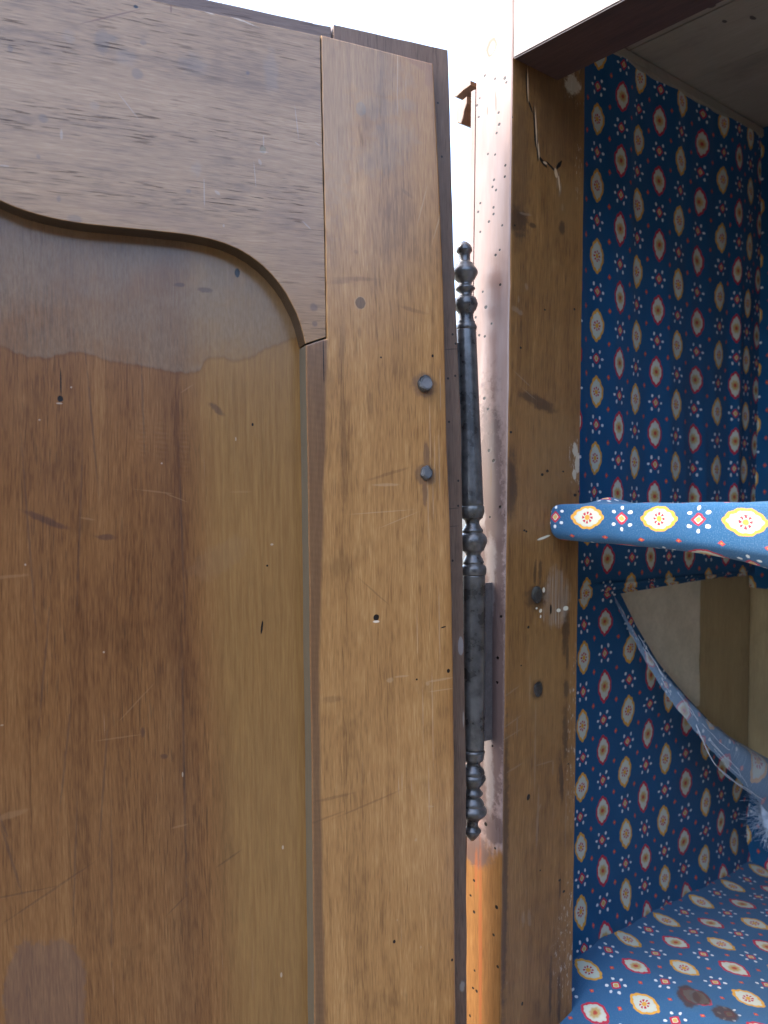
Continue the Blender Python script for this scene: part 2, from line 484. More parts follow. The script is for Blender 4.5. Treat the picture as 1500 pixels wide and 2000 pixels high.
def rail_extra(mt, A, L, c, h, rg, M):
    # along the grain is x here: the marks are given as (z, x), so the masks swap their axes in conv
    m = M.mask([mk(200, 80, 14, 24, 0), mk(208, 72, 22, 7, 0), mk(268, 143, 11, 10, 0), mk(280, 82, 6, 5, 0), mk(84, 230, 9, 8, 0), mk(20, 95, 5, 8, 0), mk(484, 142, 4, 5, 0), mk(75, 305, 4, 4, 0), mk(115, 388, 4, 6, 0), mk(145, 428, 14, 9, 0), mk(368, 372, 5, 4, 0)], 0.6, 0.5)
    c = mt.mix(m * 0.30, c, (0.045, 0.048, 0.056))
    m = M.mask([mk(380, 125, 26, 20, 0), mk(135, 70, 12, 12, 0), mk(245, 110, 22, 16, 0), mk(385, 330, 10, 14, 0), mk(530, 140, 14, 40, 0), mk(185, 205, 9, 8, 0)], 0.8, 0.7)
    c = mt.mix(m * 0.14, c, (0.17, 0.17, 0.17))
    # warm rubbed zone towards the lower right
    m = M.mask([mk(590, 560, 50, 120, 0), mk(300, 425, 160, 14, -6), mk(570, 440, 60, 60, 0)], 0.9, 0.6)
    c = mt.mix(m * 0.22, c, (0.17, 0.085, 0.045))
    m = M.mask([mk(514, 292, 6, 7, 0)], 0.3, 0.4)
    c = mt.mix(m * 0.8, c, (0.16, 0.115, 0.05)); h = h - m * 2
    m = M.mask([mk(515, 296, 9, 1.6, 6), mk(508, 316, 3, 6, 20), mk(399, 375, 1.4, 26, 0), mk(425, 376, 6, 3, -30), mk(515, 275, 1.2, 12, 0), mk(437, 440, 2, 3, 0), mk(600, 440, 10, 1.4, -40), mk(250, 205, 30, 1, -50), mk(120, 262, 3, 10, 0), mk(8, 323, 10, 2, 0), mk(580, 240, 1, 30, 6), mk(498, 340, 1, 24, 4), mk(620, 280, 6, 1.2, -30)], 0.6, 0.4)
    c = mt.mix(m * 0.36, c, (0.34, 0.28, 0.23))
    m = M.mask([mk(213, 32, 60, 1.4, 24), mk(334, 16, 2, 8, 0)], 0.7, 0.4)
    c = mt.mix(m * 0.7, c, (0.12, 0.045, 0.02))
    m = M.mask([mk(265, 12, 4.4, 3.2, 0)], 0.4, 0.2)
    c = mt.mix(m, c, HOLE)
    m = M.mask([mk(613, 600, 7, 8, 0), mk(615, 632, 5, 5, 0), mk(484, 142, 3, 3, 0), mk(552, 570, 5, 2, 0)], 0.7, 0.5)
    c = mt.mix(m * 0.5, c, (0.06, 0.04, 0.04))
    # frayed pale splinters along the cut arch
    m = M.mask([mk(20, 405, 26, 2.6, -22), mk(75, 425, 36, 3, -14), mk(130, 437, 34, 3, -6), mk(400, 20, 18, 2, -12), mk(455, 32, 40, 2, -12)], 0.6, 0.7)
    c = mt.mix(m * 0.55, c, (0.50, 0.42, 0.33))
    return c, h, rg


def post_extra(mt, A, L, c, h, rg, M):
    m = M.mask([mk(1090, 230, 50, 90, 0), mk(1060, 150, 70, 40, 0), mk(1015, 330, 18, 150, 0)], 0.9, 0.6)
    c = mt.mix(m * 0.4, c, (0.060, 0.032, 0.018))
    m = M.mask([mk(1090, 880, 50, 90, 20), mk(1070, 1330, 40, 120, 0), mk(1110, 400, 26, 60, 0), mk(1060, 920, 26, 60, 10)], 0.9, 0.8)
    c = mt.mix(m * 0.42, c, (0.235, 0.125, 0.042))
    m = M.mask([mk(1105, 1235, 7, 42, -3), mk(1108, 1280, 3, 22, 0), mk(1106, 1345, 5, 18, 0), mk(1104, 1430, 5, 58, 2), mk(1096, 1520, 4, 50, 4), mk(1045, 1118, 3, 24, -2), mk(1055, 1120, 3, 24, 0),
                mk(1048, 1165, 20, 24, 0), mk(1050, 1347, 11, 19, 0), mk(1075, 1930, 3, 60, 0), mk(1050, 785, 36, 12, -14), mk(1098, 445, 7, 12, 0), mk(1040, 440, 7, 5, 0), mk(1092, 1955, 3, 50, 0), mk(1094, 1735, 2, 20, 0), mk(998, 950, 12, 60, 0), mk(1010, 430, 20, 30, 30), mk(985, 1700, 7, 300, 0)], 0.8, 0.7)
    c = mt.mix(m * 0.62, c, (0.022, 0.013, 0.010))
    # pale rubbing and paste by the upper nail
    stri = mt.noise(mt.vec(A * 900, L * 14, 3.0), 1.0, 2).step(0.35, 0.7)
    m = M.mask([mk(1088, 1165, 24, 54, 0), mk(1078, 1200, 18, 22, 0)], 0.5, 0.5) * stri
    c = mt.mix(m * 0.50, c, (0.40, 0.36, 0.29)); rg = rg + m * 0.2
    m = M.mask([mk(1105, 1188, 5, 4.5, 0), mk(1091, 1192, 4, 3.4, 0), mk(1062, 1152, 2.4, 5, 0), mk(1048, 1188, 2, 2, 0), mk(1056, 1193, 3, 3.6, 30), mk(1062, 1050, 13, 2.4, 14), mk(1056, 1204, 1.4, 3, 0)], 0.3, 0.3)
    c = mt.mix(m * 0.9, c, (0.70, 0.66, 0.50))
    # bristle strokes, scrapes
    m = M.mask([mk(1000, 1410, 18, 1.5, 20), mk(1000, 1350, 16, 1.5, 22), mk(1000, 1435, 20, 1.4, 16), mk(1005, 1500, 16, 1.8, 14), mk(1010, 1420, 1.4, 20, 0), mk(1045, 1480, 1.6, 60, 0), mk(1050, 1600, 2, 60, -2),
                mk(1035, 1345, 1.2, 30, 0), mk(1046, 1400, 1.2, 26, 0), mk(1026, 418, 12, 2.4, 4), mk(1099, 405, 2, 7, 0), mk(1090, 350, 2.6, 16, -10), mk(1094, 372, 2, 14, -12), mk(1008, 605, 8, 5, -10), mk(1016, 610, 5, 5, 0),
                mk(1013, 585, 1.6, 7, 0), mk(1028, 560, 3, 6, 20), mk(1022, 1795, 3, 14, 0), mk(1034, 1795, 3, 16, 6), mk(1053, 1580, 2, 10, -30), mk(1020, 740, 18, 1.4, -30), mk(1034, 770, 14, 1.2, -28), mk(1105, 1600, 1.4, 60, 0), mk(1065, 1490, 16, 1.4, 0), mk(1080, 1498, 1.5, 14, 0), mk(990, 1920, 1.6, 3, 0)], 0.7, 0.7)
    c = mt.mix(m * 0.22, c, (0.32, 0.26, 0.19))
    # frayed lining paste along the back edge
    w1 = cab(1138, 900, 0, 0.0).y; w2 = cab(1100, 900, 0, 0.0).y
    cr = mt.noise(mt.vec(A * 520, L * 150, 9.0), 1.0, 3, 0.7)
    zone = M.mask([mk(1126, 900, 16, 46, 0), mk(1120, 160, 20, 44, 18), mk(1130, 330, 6, 60, 0), mk(1105, 1860, 22, 90, 0), mk(1116, 1470, 9, 130, 0), mk(1112, 1770, 14, 60, 0), mk(1126, 1330, 10, 60, 0)], 0.9, 0.5)
    m = zone * cr.step(0.56, 0.66)
    c = mt.mix(m * 0.65, c, (0.55, 0.50, 0.40))
    m = M.mask([mk(1124, 880, 5, 14, 10), mk(1128, 905, 5, 20, 0), mk(1122, 925, 4, 10, 0), mk(1114, 1870, 2, 5, 0), mk(1118, 165, 14, 22, 0)], 0.4, 0.9)
    c = mt.mix(m * 0.6, c, (0.62, 0.58, 0.44))
    # the split
    sp = M.mask([mk(1029, 165, 1.8, 32, 3), mk(1036, 208, 1.6, 14, 28), mk(1045, 250, 2.4, 36, 5), mk(1050, 292, 2.4, 22, 6), mk(1060, 316, 2.6, 14, 58), mk(1077, 326, 12, 2.4, -24), mk(1092, 322, 2.6, 12, -38)], 0.4, 0.5)
    lt = M.mask([mk(1031, 165, 1.6, 30, 3), mk(1047, 250, 1.5, 36, 5), mk(1052, 295, 1.5, 16, 6), mk(1065, 318, 4, 2.4, 0), mk(1086, 338, 3, 9, 12), mk(1092, 356, 1.6, 16, 8)], 0.4, 0.5)
    c = mt.mix(sp, c, HOLE); c = mt.mix(lt * 0.75, c, (0.60, 0.42, 0.25)); h = h - sp * 3
    # worm holes
    m = M.mask([mk(1069, 920, 2.6, 2.8), mk(1059, 927, 2.6, 2.8), mk(1100, 921, 1.8, 1.8), mk(998, 844, 2.4, 2.6), mk(1017, 679, 2, 2.4), mk(1032, 1557, 3.2, 6, -12), mk(1032, 1225, 2.2, 2.8), mk(1123, 967, 3, 3), mk(1131, 960, 2.4, 2.4),
                mk(1024, 1036, 2, 2), mk(1028, 1038, 2, 2), mk(1018, 1300, 1.6, 1.6), mk(1000, 228, 2, 2), mk(1093, 1719, 2.4, 2.4), mk(1101, 1741, 2.6, 2.6), mk(1020, 1960, 2, 4), mk(1055, 1700, 1.6, 1.6), mk(1110, 1492, 1.4, 1.6), mk(1064, 605, 1.8, 2), mk(1005, 440, 1.8, 2), mk(1122, 604, 2, 2.4), mk(1076, 1190, 1.6, 10)], 0.3, 0.2)
    c = mt.mix(m, c, HOLE); h = h - m * 3
    return c, h, rg


def front_extra(mt, A, L, c, h, rg, M):
    # violet-grey sheen painted above a ragged line, and the hinge's shade painted round it
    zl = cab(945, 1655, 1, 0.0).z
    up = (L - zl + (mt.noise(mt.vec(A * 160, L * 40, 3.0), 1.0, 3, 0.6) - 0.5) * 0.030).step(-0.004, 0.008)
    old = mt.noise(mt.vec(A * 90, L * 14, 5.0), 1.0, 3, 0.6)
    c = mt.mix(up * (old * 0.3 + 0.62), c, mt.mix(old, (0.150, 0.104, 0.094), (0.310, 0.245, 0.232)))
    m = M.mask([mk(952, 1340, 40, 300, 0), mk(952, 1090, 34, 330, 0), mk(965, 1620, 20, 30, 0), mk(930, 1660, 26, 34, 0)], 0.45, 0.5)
    c = mt.mix(m * 0.82, c, (0.070, 0.045, 0.040)); rg = rg - m * 0.08  # shade beside the hinge, painted dark
    m = M.mask([mk(960, 1150, 6, 60, 0), mk(953, 1480, 8, 60, 0), mk(958, 1090, 10, 40, 0), mk(942, 1010, 6, 20, 0), mk(957, 1540, 8, 50, 0)], 0.8, 0.6)
    c = mt.mix(m * 0.42, c, (0.30, 0.27, 0.25))
    m = M.mask([mk(938, 1850, 3.4, 200, 1), mk(930, 1700, 3, 40, 0)], 0.8, 0.5)
    c = mt.mix(m * 0.62, c, (0.20, 0.055, 0.018))
    m = M.mask([mk(960, 700, 10, 120, 0), mk(968, 560, 12, 40, 0)], 0.9, 0.5)
    c = mt.mix(m * 0.3, c, (0.16, 0.06, 0.035))
    # plugged knot at the top and worm holes
    r = M.mask([mk(960, 92, 10, 17, -12)], 0.16, 0.3); q = M.mask([mk(961, 93, 6, 12, -12)], 0.3, 0.3)
    c = mt.mix((r - q).max(0.0) * 0.85, c, (0.10, 0.05, 0.02))
    m = M.mask([mk(1 * x, y, s, s * 1.2) for x, y, s in ((947, 148, 2.2), (967, 154, 2.2), (986, 153, 3), (989, 161, 2.4), (937, 192, 1.8), (932, 206, 2.2), (935, 229, 2.2), (974, 220, 2.2), (975, 243, 2.8), (970, 260, 2.2),
                (953, 301, 2), (967, 302, 2), (987, 323, 2.2), (986, 345, 2.2), (965, 351, 2.2), (962, 365, 2.2), (969, 371, 2.2), (938, 397, 2), (964, 405, 2.2), (934, 414, 2.2), (964, 418, 2.2), (955, 433, 2.4), (981, 440, 2), (938, 453, 2),
                (976, 488, 2), (968, 498, 2.4), (977, 556, 2.2), (943, 570, 2), (949, 600, 3), (929, 620, 2.2), (960, 632, 2), (936, 655, 2.2), (947, 657, 2.2), (946, 778, 2.6), (953, 799, 2.2), (964, 900, 2.6), (977, 990, 2.6), (957, 1010, 1.8),
                (979, 1204, 2.4), (952, 1240, 1.6), (972, 1285, 2.6), (971, 1333, 2.4), (962, 1457, 2), (949, 1610, 3.2), (967, 1657, 2), (926, 1720, 2.2), (919, 1749, 2), (926, 1781, 2.4), (970, 1772, 3), (964, 1826, 2.4), (972, 1888, 2.6),
                (927, 1896, 1.8), (924, 1930, 2), (931, 1936, 2.4), (918, 1984, 2), (955, 880, 2.4))], 0.3, 0.2)
    c = mt.mix(m, c, HOLE); h = h - m * 3
    m = M.mask([mk(968, 196, 1.6, 18, 4), mk(952, 215, 1.4, 8, 0), mk(959, 930, 1.6, 26, 0)], 0.6, 0.6)
    c = mt.mix(m * 0.75, c, (0.10, 0.06, 0.04))
    return c, h, rg


def lip_extra(mt, A, L, c, h, rg, M):
    m = M.mask([mk(x, y, 2.0, 2.3) for x, y in ((855, 201), (863, 306), (884, 653), (890, 671), (875, 739), (889, 734), (877, 824), (895, 939), (895, 988), (884, 1095), (880, 1310))], 0.3, 0.2)
    c = mt.mix(m, c, HOLE)
    m = M.mask([mk(882, 682, 14, 1.1, 6), mk(886, 993, 12, 1, 4), mk(884, 1028, 12, 0.9, 4)], 0.5, 0.5)
    c = mt.mix(m * 0.6, c, (0.03, 0.015, 0.012))
    m = M.mask([mk(900, 1262, 5.5, 18, 0)], 0.2, 0.2)
    c = mt.mix(m * 0.55, c, (0.30, 0.29, 0.28))
    m = M.mask([mk(903, 1925, 5, 10, 0), mk(905, 1405, 1.4, 16, 0), mk(884, 1440, 1.4, 12, 0)], 0.7, 0.6)
    c = mt.mix(m * 0.5, c, (0.4, 0.36, 0.3))
    return c, h, rg


def conv_d(y):
    return lambda px, py: door(px, py, y)


def conv_rail(px, py):
    a = door(px, py, 0.0); return (a[1], a[0])


W_PANEL = wood('panel_wood', 'z', (0.100, 0.036, 0.010), (0.190, 0.080, 0.023), (0.272, 0.130, 0.042), 1.0, conv_d(Y_PAN), 0.40, 0.45, flecks=0.25, extra=panel_extra, rings=0.35, coat=1.0, spec=0.15, k=0.88)
# the panel's coords carry y = 0.013, the stile's y = 0: board faces differ by a constant across-grain offset only
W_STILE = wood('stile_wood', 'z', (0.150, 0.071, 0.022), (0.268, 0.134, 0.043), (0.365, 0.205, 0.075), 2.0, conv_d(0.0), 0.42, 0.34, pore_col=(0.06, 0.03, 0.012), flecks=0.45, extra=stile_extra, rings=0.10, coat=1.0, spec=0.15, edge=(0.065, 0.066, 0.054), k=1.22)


def rail_extra_swapped(mt, A, L, c, h, rg, M):
    return rail_extra(mt, A, L, c, h, rg, SwapMarks(mt, A, L, conv_rail, 3.0))


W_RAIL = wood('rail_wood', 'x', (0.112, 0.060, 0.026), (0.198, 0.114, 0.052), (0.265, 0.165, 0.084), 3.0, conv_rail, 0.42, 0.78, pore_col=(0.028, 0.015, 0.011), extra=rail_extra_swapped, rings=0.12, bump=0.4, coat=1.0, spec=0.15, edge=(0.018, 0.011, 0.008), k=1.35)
W_LIP = wood('lip_wood', 'z', (0.088, 0.050, 0.030), (0.140, 0.084, 0.053), (0.185, 0.120, 0.080), 4.0, lambda px, py: (lambda p: (p[0] + 0.009, p[1]))(door(px, py, 0.010)), 0.5, 0.4, extra=lip_extra, rings=0.15, k=1.05)
W_LIPX = wood('lip_rail_wood', 'x', (0.085, 0.052, 0.038), (0.135, 0.088, 0.066), (0.18, 0.125, 0.095), 4.5, None, 0.5, 0.5, rings=0.1, k=1.0)
W_POST = wood('post_wood', 'z', (0.100, 0.045, 0.014), (0.185, 0.088, 0.025), (0.265, 0.138, 0.044), 5.0,
              lambda px, py: (lambda p: (p.y * 0.9, p.z))(cab(px, py, 0, 0.0)), 0.44, 0.35, flecks=0.25, extra=post_extra, rings=0.15, k=1.15)
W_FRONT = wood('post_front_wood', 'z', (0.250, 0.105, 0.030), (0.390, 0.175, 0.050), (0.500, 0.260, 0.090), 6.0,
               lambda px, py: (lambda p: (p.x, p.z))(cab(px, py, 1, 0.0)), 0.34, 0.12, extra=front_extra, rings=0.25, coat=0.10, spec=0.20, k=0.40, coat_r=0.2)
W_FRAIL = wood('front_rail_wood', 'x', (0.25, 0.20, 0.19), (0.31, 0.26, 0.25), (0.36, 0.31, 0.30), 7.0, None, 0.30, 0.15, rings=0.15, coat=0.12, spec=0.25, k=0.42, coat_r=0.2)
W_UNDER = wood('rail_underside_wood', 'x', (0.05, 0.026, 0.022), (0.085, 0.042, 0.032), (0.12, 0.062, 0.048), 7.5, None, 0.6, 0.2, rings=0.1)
W_SIDE = wood('side_wood', 'z', (0.16, 0.085, 0.04), (0.25, 0.14, 0.065), (0.34, 0.20, 0.10), 8.0, None, 0.5, 0.3)


def ceil_extra(mt, A, L, c, h, rg, M):
    x, y, z = mt.xyz(mt.coord('Object'))
    st = mt.noise(mt.vec(x * 9, y * 16, 2.0), 1.0, 4, 0.65)
    c = mt.mix(st.step(0.5, 0.75) * 0.5, c, (0.13, 0.105, 0.075))
    d, _ = mt.voronoi(mt.vec(x * 22, y * 26, 0.0), 1.0)
    M2 = Marks(mt, x, y, lambda px, py: (lambda p: (p.x, p.y))(cab(px, py, 2, 0.389)), 1.0)
    dk = M2.mask([mk(1390, 12, 12, 5, 0), mk(1310, 45, 10, 6, 0), mk(1470, 35, 7, 6, 0), mk(1415, 42, 6, 4, 0), mk(1260, 60, 5, 3, 0)], 0.5, 0.6)
    c = mt.mix(dk * 0.85, c, (0.025, 0.016, 0.010))
    return c, h, rg


W_CEIL = wood('ceiling_wood', 'x', (0.36, 0.30, 0.215), (0.40, 0.335, 0.245), (0.46, 0.39, 0.29), 9.0, None, 0.75, 0.15, extra=ceil_extra, rings=0.1)
W_BACK = wood('back_board_wood', 'z', (0.17, 0.125, 0.062), (0.21, 0.160, 0.082), (0.25, 0.195, 0.105), 10.0, None, 0.6, 0.1, rings=0.05, k=1.75)


# ------------------------------------------------------------------ materials: printed cotton
def fabric(name, reverse=False, stains=None, fuzz=0.15, seed=0.0, fade=0.0):
    mt = Mat(name)
    n = mt.T.nodes.new('ShaderNodeUVMap'); n.uv_map = 'UVMap'
    U0, V0, _ = mt.xyz(n.outputs[0])
    wv = mt.vec(U0, V0, seed)
    # the print runs out of true a little
    U = U0 + (mt.noise(wv, 0.45, 2) - 0.5) * 0.16 + (mt.noise(wv, 9.0, 2) - 0.5) * 0.05
    V = V0 + (mt.noise(mt.vec(V0, U0, seed + 4), 0.45, 2) - 0.5) * 0.16 + (mt.noise(mt.vec(V0, U0, seed + 5), 9.0, 2) - 0.5) * 0.05
    i = U.round(); j = V.round()
    fx = (U - i) * 1.06; fy = V - j
    colr = (i._m('FLOORED_MODULO', 2.0) if False else (i * 0.5).frac() * 2.0)          # 0 yellow column, 1 red column
    par = ((i + j) * 0.5).frac() * 2.0                                                # 0 medallion, 1 flower
    colr = colr.step(0.4, 0.6); par = par.step(0.4, 0.6)
    ax = fx.abs(); ay = fy.abs()
    # medallion: pointed oval with a scalloped rim
    nx = ax * (1 / 0.315); ny = ay * (1 / 0.495)
    ang = ny.atan2(nx)
    scal = (((ang * 5.0).sin()).abs()) * 0.075
    m = ((nx.pow(1.55) + ny.pow(1.55)).pow(1 / 1.55)) - scal
    aa = 0.035
    med = m.step(0.955 + aa, 0.955 - aa)
    rimw = m.step(0.745 + aa, 0.745 - aa)
    inner = m.step(0.60 + 0.05, 0.60 - 0.05)
    r = (ax * ax + ay * ay).pow(0.5)
    pang = (ay.atan2(ax) * 8.0)._m('COSINE')
    petal = r.step(0.165, 0.145) * r.step(0.078, 0.092) * (pang + (r - 0.10) * 6.0).step(-0.35, 0.15)
    eye = r.step(0.082, 0.062)
    halo = (r + pang * 0.012).step(0.220, 0.11)
    # flower: red lozenge, cream and yellow heart, six white buds round it
    fl = (ax * 1.15 + ay) + (ax * ax + ay * ay).pow(0.5) * 0.5
    lo = fl.step(0.275, 0.245); lc = fl.step(0.165, 0.145); ly = fl.step(0.125, 0.105)
    def bud(cx, cy, rx, ry):
        a = (ax - cx) * (1 / rx); b = (ay - cy) * (1 / ry)
        return (a * a + b * b).step(1.25, 0.75)
    buds = bud(0.265, 0.0, 0.052, 0.042).max(bud(0.155, 0.215, 0.042, 0.058))
    # tiny red dots between the columns
    gx = (U - U.floor() - 0.5) * 1.06; gy = V - V.floor() - 0.5
    dd = gx.abs() * 1.25 + gy.abs() * 0.9 + (mt.noise(wv, 2.7, 1) - 0.5) * 0.03
    dot = dd.step(0.092, 0.066); dot2 = dd.step(0.045, 0.02)

    fad = mt.noise(wv, 0.8, 4, 0.6)
    blue = mt.mix(fad, (0.006, 0.060, 0.138), (0.010, 0.082, 0.188))
    c = mt.mix(fade, blue, (0.045, 0.12, 0.22))
    YEL = (0.60, 0.30, 0.035); RED = (0.42, 0.022, 0.045); CRM = (0.50, 0.52, 0.41); GLD = (0.44, 0.27, 0.05)
    rimc = mt.mix(colr, YEL, RED)
    body = mt.mix(rimw, rimc, CRM)
    body = mt.mix(rimw * (inner._m('SUBTRACT', 1.0).abs()) * 0.16, body, (0.30, 0.38, 0.36))
    # centres
    yc = mt.mix(petal, body, RED); yc = mt.mix(eye, yc, YEL)
    rc = mt.mix(halo * 0.85, body, GLD); rc = mt.mix(r.step(0.100, 0.040), rc, (0.40, 0.060, 0.030))
    body = mt.mix(colr, yc, rc)
    isoval = par._m('SUBTRACT', 1.0).abs()
    c = mt.mix(med * isoval, c, body)
    fc = mt.mix(lo * par, c, RED); fc = mt.mix(lc * par, fc, CRM); fc = mt.mix(ly * par, fc, (0.50, 0.33, 0.08))
    c = mt.mix(buds * par, fc, (0.58, 0.61, 0.60))
    c = mt.mix(dot, c, (0.47, 0.045, 0.035)); c = mt.mix(dot2 * 0.7, c, (0.62, 0.28, 0.06))
    # weave and lint
    we = (U0 * 420).sin() * 0.5 + (V0 * 420).sin() * 0.5
    ti = mt.noise(mt.vec(U0, V0, seed + 8), 34, 3, 0.7)
    c = mt.mix(ti.step(0.45, 0.8) * fuzz, c, (0.35, 0.42, 0.50))
    c = mt.mix(ti.step(0.5, 0.2) * 0.14, c, (0.01, 0.02, 0.05))
    if reverse:
        c = mt.mix(0.55, c, (0.20, 0.27, 0.34))
        fi = mt.noise(mt.vec(U0 * 40, V0 * 2, seed), 1.0, 2, 0.6)
        c = mt.mix(fi.step(0.5, 0.75) * 0.3, c, (0.42, 0.50, 0.58))
    so = mt.noise(wv, 0.28, 4, 0.65)
    c = mt.mix(so.step(0.50, 0.72) * 0.16, c, (0.045, 0.050, 0.055))
    h = ti * 0.6 + we * 0.12 + mt.noise(wv, 2.2, 3) * 0.8
    rg = ti * 0.1 + 0.8
    if stains:
        c = stains(mt, c)
    m_ = mt.out(c, rg, height=h, bump=0.25, dist=0.001, spec=0.12)
    mt.b.inputs['Sheen Weight'].default_value = 0.08; mt.b.inputs['Sheen Roughness'].default_value = 0.5
    return m_


FLOOR_Z = -0.3746


def floor_stain(mt, c):
    x, y, z = mt.xyz(mt.coord('Object'))
    nz = mt.noise(mt.vec(x, y, 1.0), 120, 3, 0.6) - 0.5
    nz2 = mt.noise(mt.vec(y, x, 4.0), 120, 3, 0.6) - 0.5
    for (px, py, ra, rb, rot) in ((1345, 1943, 0.013, 0.008, -45), (1370, 1949, 0.009, 0.0065, -45), (1417, 1977, 0.0095, 0.0085, 0)):
        p = cab(px, py, 2, FLOOR_Z)
        dx = x - p.x; dy = y - p.y
        r = math.radians(rot); ca, sa = math.cos(r), math.sin(r)
        ex = (dx * ca + dy * sa) * (1 / ra) + nz * 0.7; ey = (dy * ca - dx * sa) * (1 / rb) + nz2 * 0.7
        d = ex * ex + ey * ey
        c = mt.mix(d.step(1.9, 1.0) * 0.28, c, (0.05, 0.10, 0.13))
        c = mt.mix(d.step(1.15, 0.65) * 0.90, c, (0.060, 0.036, 0.030))
    return c


FAB_WALL = fabric('printed_cotton', fuzz=0.04, seed=0.0)
FAB_SHELF = fabric('printed_cotton_shelf', fuzz=0.26, seed=3.0, fade=0.25)
FAB_FLOOR = fabric('printed_cotton_floor', fuzz=0.14, seed=5.0, fade=0.60, stains=floor_stain)
FAB_REV = fabric('printed_cotton_reverse', reverse=True, fuzz=0.3, seed=8.0)


def plain(name, a, b, scale, rough=0.8, bump=0.2, metal=0.0, spec=0.4):
    mt = Mat(name); v = mt.coord('Object')
    n1 = mt.noise(v, scale, 4, 0.65); n2 = mt.noise(v, scale * 7, 3, 0.6)
    c = mt.mix((n1 * 0.6 + n2 * 0.4).step(0.3, 0.7), a, b)
    return mt.out(c, n2 * 0.15 + (rough - 0.07), metal=metal, height=n2, bump=bump, dist=0.0008, spec=spec)


CANVAS = plain('backing_canvas', (0.52, 0.47, 0.34), (0.66, 0.60, 0.45), 40)
THREAD = plain('cotton_thread', (0.36, 0.42, 0.50), (0.55, 0.60, 0.66), 200)
WADDING = plain('cotton_wadding', (0.26, 0.34, 0.45), (0.44, 0.52, 0.62), 150, rough=0.95)


def iron_mat(name='wrought_iron', k=1.0, rr=0.19):
    mt = Mat(name); v = mt.coord('Object')
    n1 = mt.noise(v, 60, 4, 0.65); n2 = mt.noise(v, 420, 3, 0.7); n3 = mt.noise(v, 25, 3, 0.6)
    c = mt.mix(n1.step(0.35, 0.65), tuple(k * q for q in (0.034, 0.032, 0.030)), tuple(k * q for q in (0.096, 0.092, 0.086)))
    c = mt.mix(n3.step(0.54, 0.72) * 0.5, c, (0.085, 0.090, 0.055))
    c = mt.mix(n2.step(0.62, 0.74) * 0.45, c, (0.10, 0.055, 0.035))
    return mt.out(c, n1 * 0.20 + rr, metal=0.35, height=n2 * 0.6 + n1, bump=0.35, dist=0.0008, spec=0.6, coat=0.25, coat_r=0.28)


IRON = iron_mat(k=1.3)
IRON_NAIL = iron_mat('nail_iron', 0.5, 0.34)
GROUND = plain('dark_ground', (0.035, 0.032, 0.024), (0.075, 0.066, 0.048), 9, rough=0.9, bump=0.6)

# ------------------------------------------------------------------ the armoire
BASE = Matrix.Translation((0, 0, -EYE))       # eye-level frames -> objects whose origin lies at the ground
arm = empty('armoire', CABF @ BASE)
tag(arm, 'old walnut armoire standing open, its inside lined with blue patterned cotton', 'armoire')
UP = Matrix.Translation((0, 0, EYE))          # children keep eye-level coordinates: local z = 0 is the camera height
ARM_INV = (CABF @ BASE).inverted()

# ---- door (its own frame)
Y_END = 0.034
ZB = -1.25                                     # foot of the door
def dl(pts, y=0.0): return [door(px, py, y) for px, py in pts]

X_MID = door(-70, 400)[0]
# outer lip (the door's rebated edge): right stile lip and top rail lip, as the door's carcass
lipR = dl([(875, 97), (878, 192), (884, 400), (890, 580), (894, 680), (901, 840), (904, 1093), (907, 1300), (910.5, 1500), (912, 2000)], Y_LIP)
xr_b = lipR[-1][0] + (ZB - lipR[-1][1]) * (lipR[-1][0] - lipR[-3][0]) / (lipR[-1][1] - lipR[-3][1]) * 0.5
j0 = door(651, 47, Y_LIP); j1 = door(655, 90, Y_LIP)
xin = door(790, 500, Y_LIP)[0]
lip_out = [j0] + lipR + [(xr_b, ZB), (xin - 0.05, ZB), (xin - 0.05, j1[1] - 0.30), (j0[0], j1[1] - 0.30)]
door_root = link('door', board(lip_out, Y_LIP, Y_END, 0.0007, 0.012, 0.0003, 1.0), W_LIP)
door_root.parent = arm; door_root.matrix_parent_inverse = Matrix.Identity(4)
door_root.matrix_local = ARM_INV @ DOORF
door_root['label'] = 'walnut door seen from its inner face, swung open beside the hinge post'

t0 = door(648, 49.5, Y_LIP); t1 = door(611, 42, Y_LIP); t2 = door(420, 0, Y_LIP)
k = (t1[1] - t2[1]) / (t1[0] - t2[0]); XL = 2 * X_MID - door(873, 880)[0]
lt = [(XL, t2[1] + k * (XL - t2[0])), t2, t1, door(614, 43.5, Y_LIP), t0, (t0[0], t0[1] - 0.05), (XL, t2[1] + k * (XL - t2[0]) - 0.05)]
link('top_edge', board(lt, Y_LIP + 0.0012, Y_END, 0.0007, 0.012, 0.0003, 2.0), W_LIPX, door_root)

# stile (inner face at y = 0)
stR = dl([(846, 124), (851, 220), (858, 360), (862, 470), (866, 560), (869, 700), (873, 880), (879, 1020), (882, 1150), (885, 1300), (887, 1500), (888, 1700), (890, 2000)])
stL = dl([(639, 659), (637, 560), (634, 400), (630, 220), (627.5, 68)])
arch_end = door(597, 672)
low = dl([(600, 800), (604, 1100), (608, 1400), (612, 1700), (614.5, 2000)])
xb = low[-1][0]
st = stR + [(stR[-1][0] + 0.004, ZB), (xb + 0.004, ZB)] + low[::-1] + [door(598, 674), door(638, 661)] + stL[1:]
link('stile', board(st, 0.0, Y_END - 0.003, 0.0009, 0.007, 0.00025, 3.0), W_STILE, door_root)['label'] = 'golden brown vertical stile carrying two iron nail heads'

